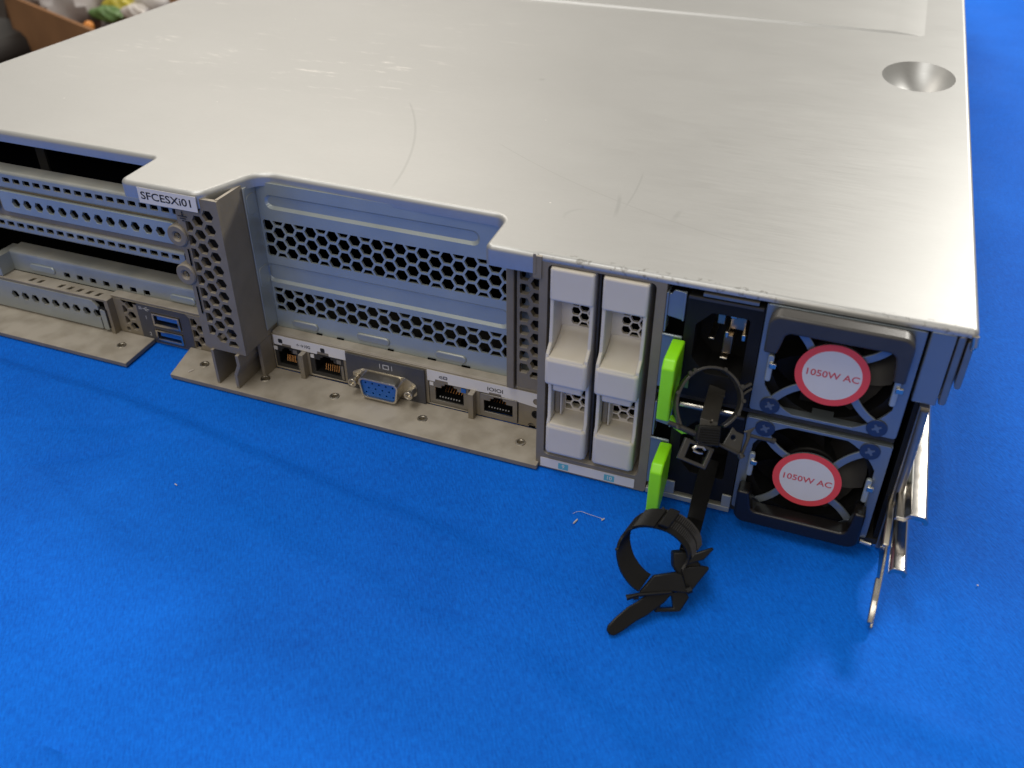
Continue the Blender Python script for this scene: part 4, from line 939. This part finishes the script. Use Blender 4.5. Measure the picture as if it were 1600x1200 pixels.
# the loop's near rim, and the direction its wide band runs away from the viewer
rim = [(690, 560), (735, 480), (728, 420), (700, 370), (650, 315), (580, 268), (480, 236), (380, 226), (300, 245), (235, 295), (195, 360), (180, 430), (186, 500), (210, 580), (255, 655), (305, 710), (352, 742)]
AXV = RT*(112/F2.k)-UP*(-122/F2.k)-BK*3.0
def oblique(pts, th, lift=0.0, m=4, f0=0.0, f1=1.0):
    P = [F2(x, y, 1.5) for x, y in smooth_line(pts, m)]; c = F2(455, 480, 1.5); n = len(P); vs = []
    for i, q in enumerate(P):
        t = (P[min(i+1, n-1)]-P[max(i-1, 0)]).normalized(); o = t.cross(AXV).normalized()
        if o.dot(q-c) < 0: o = -o
        a = q+o*lift
        for u, v_ in ((0, f0), (1, f0), (1, f1), (0, f1)): vs.append(a+o*th*u+AXV*v_)
    return MB().add(vs, [(i*4+k, i*4+(k+1) % 4, (i+1)*4+(k+1) % 4, (i+1)*4+k) for i in range(n-1) for k in range(4)]+[(0, 1, 2, 3), (4*n-1, 4*n-2, 4*n-3, 4*n-4)])
O('strap_loop', oblique(rim, .9), 'inky', c2, at=o2, bevel=.12)
tt = MB(); P = smooth_line(rim[1:7], 5)
for (x, y) in P[::1]:
    q = F2(x, y, 1.5); o = (q-F2(455, 480, 1.5)).normalized()
    tt.tube([q+o*1.15+AXV*.1, q+o*1.15+AXV*.46], .5, 5); tt.tube([q+o*1.15+AXV*.56, q+o*1.15+AXV*.92], .5, 5)
O('ladder_teeth', tt, 'strap', c2, at=o2)
O('loop_latch', oblique([(470, 232), (380, 224), (300, 243)], .7, 1.0, 4, -.02, 1.02), 'inky', c2, at=o2, bevel=.2)
O('latch_block', oblique([(560, 262), (520, 246), (480, 236)], 2.0, .8, 3, .1, 1.1), 'black', c2, at=o2, bevel=.4)
O('loop_spike', slab(F2, [(500, 140), (565, 65), (590, 130), (510, 190)], 2.4, 0), 'inky', c2, at=o2, bevel=.3)
O('strap_nub', MB().tube([F2(180, 405, 1.2), F2(160, 400, 1.2)], [.6, .4], 8), 'inky', c2, at=o2, smooth=True)
# wedge tray below the ring
O('lower_wing', slab(F2, [(470, 610), (640, 585), (695, 600), (745, 755), (620, 738), (350, 752)], 2.0, 2.6), 'inky', c2, at=o2, bevel=.3)
O('wing_edge', MB().tube([F2(248, 790, 2.2), F2(330, 765, 2.6), F2(610, 742, 2.8)], [.95, .6, .5], 10).tube([F2(300, 790, 2.2), F2(345, 785, 2.2)], .7, 8).tube([F2(735, 740, 2.2), F2(775, 722, 2.2)], 1.0, 10), 'inky', c2, at=o2, smooth=True)
O('upper_fin', slab(F2, [(735, 535), (885, 490), (965, 408), (955, 392), (890, 415), (760, 455)], 1.4, .8), 'inky', c2, at=o2, bevel=.3)
O('lower_fin', slab(F2, [(700, 560), (860, 545), (925, 552), (930, 572), (790, 745), (740, 760)], 1.6, .2), 'inky', c2, at=o2, bevel=.3)
O('clamp_head', slab(F2, [(640, 440), (780, 430), (870, 545), (770, 720), (690, 640), (640, 560)], 5.0, -.6), 'black', c2, at=o2, bevel=.5)
O('base_frame', MB().plate([(545, 760), (740, 755), (765, 800), (690, 915), (480, 920)], [[(575, 790), (620, 790), (635, 885), (520, 888)]], 2.2, lambda a, b, t: F2(a, b, .6-t)), 'inky', c2, at=o2, bevel=.3)
tip = ray_at(930+105/5.22, 780+1090/5.22, z=1.6); mid_ = ray_at(930+300/5.22, 780+935/5.22, z=4.2)
O('tail_tongue', strip3([F2(600, 700, -.5), F2(520, 780, .6), F2(430, 850, 1.6).lerp(mid_, .4), mid_, mid_.lerp(tip, .55), tip.lerp(mid_, .12), tip], RT*.55-UP*.83, [5.2, 5.2, 5.1, 4.9, 4.5, 3.6, 1.6], 1.1), 'inky', c2, at=o2, bevel=.3)
s0 = ray_at(1104, 742, y=-1.2); s1 = F2(760, 430, -1.5)
mid2 = ray_at(930+815/5.22, 780+170/5.22, y=-19); 
O('hanging_strap', strip3([s0+Vector((0, 5, 3)), s0, s0.lerp(mid2, .5)+UP*.4, mid2, mid2.lerp(s1, .5), s1], RT+UP*-.15, [6, 6, 5.6, 5.3, 5.1, 5.0], .95), 'inky', c2, at=o2, bevel=.15)

# ================================================================== SMALL BITS ON THE CLOTH
def lint(pts, r, label, at):
    o = O('lint_thread', MB().tube(pts, r, 5), 'white', at=at, smooth=True); tag(o, label, 'lint')
gz = lambda x, y: cloth_height(x, y)+.15
def on(px, py): q = ray_at(px, py, z=0); return (q.x, q.y, gz(q.x, q.y))
lint([on(895, 803), on(901, 800), on(908, 799.5), on(920, 804), on(932, 808), on(941, 811)], .07, 'hair-thin curved white thread lying on the blue cloth', on(915, 803))
for (a, b), lb in ((((896, 818), (902, 812)), 'short straight white fibre lying just below the curved thread'), (((940, 813.5), (944, 811)), 'tiny white speck at the end of the curved thread')):
    o = O('lint_fleck', MB().tube([on(*a), on(*b)], .28, 6), 'white', at=on(*a), smooth=True); tag(o, lb, 'lint')
for (a, b) in (((276, 791-32), (278, 792-32)),): pass
o = O('lint_fleck', MB().tube([on(274, 758), on(277, 760)], .22, 6), 'white', at=on(275, 759), smooth=True); tag(o, 'lone white fleck on the open cloth left of the server ports', 'lint')
o = O('lint_fleck', MB().tube([on(1526, 915), on(1528.5, 916)], .22, 6), 'white', at=on(1527, 915), smooth=True); tag(o, 'lone white fleck on the cloth right of the slide rail', 'lint')
q = Vector((-262, 6, 2.45)); o = O('lint_fleck', MB().tube([(-283.2, 1.2, 2.5), (-282.2, 3.4, 2.5)], .2, 6), 'white', at=(-283, 2, 2.5), smooth=True); tag(o, 'white fleck lying on the left end of the taupe flange', 'lint')

# ================================================================== BACKGROUND, beyond the table's left edge
def PQ(px, py, z): return ray_at(px, py, z=z)
A = PQ(29, 0, -100); B = PQ(142, 47, -100)
dx = (B-A).normalized(); dy = Vector((-dx.y, dx.x, 0))
if dy.y < 0: dy = -dy
A0 = A - dx*60; Lb, Db = 620, 480
bxr = thing('cardboard_box', (A0.x, A0.y, -749.8), 'open brown cardboard box full of packing behind the table', 'box')
def boxpanel(p0, p1, name, m, zt=-100, th=5):
    p0, p1 = Vector(p0), Vector(p1); d = (p1-p0).normalized(); n = Vector((-d.y, d.x, 0))*th
    O(name, MB().add([(q.x, q.y, z) for z in (-749.5, zt) for q in (p0, p1, p1+n, p0+n)], [(0, 1, 2, 3), (4, 5, 6, 7), (0, 1, 5, 4), (1, 2, 6, 5), (2, 3, 7, 6), (3, 0, 4, 7)]), m, bxr, at=(p0.x, p0.y, -749))
p = [A0, A0+dx*Lb, A0+dx*Lb+dy*Db, A0+dy*Db]
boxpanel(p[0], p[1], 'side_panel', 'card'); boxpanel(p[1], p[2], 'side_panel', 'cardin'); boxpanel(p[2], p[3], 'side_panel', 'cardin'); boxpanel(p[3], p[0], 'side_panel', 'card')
# folded-out flap at the near left corner
a, b, c_, d_ = PQ(5, -10, -95), PQ(30, -10, -100), PQ(46, 92, -330), PQ(22, 92, -330)
O('flap', MB().add([a, b, c_, d_]+[q+Vector((3, 3, 0)) for q in (a, b, c_, d_)], [(0, 1, 2, 3), (4, 5, 6, 7), (0, 1, 5, 4), (1, 2, 6, 5), (2, 3, 7, 6), (3, 0, 4, 7)]), 'card', bxr, at=a)
def lump(name, cen, r, m, label, cat, sq=(1, 1, 1), amp=.18, n=18):
    mb = MB(); vs = []
    for i in range(n+1):
        th = math.pi*i/n
        for k in range(n*2):
            ph = math.pi*k/n
            rr = r*(1+amp*math.sin(3*ph+2*th)*math.sin(th)+amp*.6*math.sin(7*ph-5*th)*math.sin(th))
            vs.append((cen[0]+rr*sq[0]*math.sin(th)*math.cos(ph), cen[1]+rr*sq[1]*math.sin(th)*math.sin(ph), cen[2]+rr*sq[2]*math.cos(th)))
    k2 = n*2
    mb.add(vs, [(i*k2+k, i*k2+(k+1) % k2, (i+1)*k2+(k+1) % k2, (i+1)*k2+k) for i in range(n) for k in range(k2)])
    o = O(name, mb, m, at=cen, smooth=True); tag(o, label, cat); return o
lump('plastic_bag', PQ(110, 6, -120), 62, 'bag', 'crumpled grey plastic bag sticking up inside the cardboard box', 'plastic bag', (1.0, 1.0, .8))
lump('packing_paper', PQ(150, 34, -170), 46, 'card', 'crumpled brown packing paper lying in the cardboard box', 'paper', (1.2, 1, .6))
lump('foil_packet', PQ(196, 14, -120), 30, 'yellow', 'bright yellow packet on top of the cardboard box contents', 'packet', (1.0, .7, .7))
lump('foil_packet', PQ(170, 22, -120), 25, 'greenfoil', 'small green packet beside the yellow packet in the box', 'packet', (1.1, .6, .45))
lump('orange_ball', PQ(139, 41, -112), 7, 'orange', 'small orange ball at the rim of the cardboard box', 'ball', amp=.02)
lump('crumpled_tissue', PQ(214, 20, -110), 17, 'white', 'small pale crumpled tissue right of the yellow packet', 'tissue', (1.2, .8, .7))
lump('plastic_bottle', PQ(236, 4, -110), 24, 'white', 'white bottle lying at the far right end of the box', 'bottle', (1.3, .8, .8), .03)
# dark case left of the box
cs = PQ(-18, 40, -120)
tc_ = O('storage_case', MB().box(cs.x-260, cs.x-8, cs.y-250, cs.y+150, -749.5, -150), 'charcoal', at=(cs.x, cs.y, -749), bevel=20)
tag(tc_, 'dark charcoal case standing left of the cardboard box', 'case')
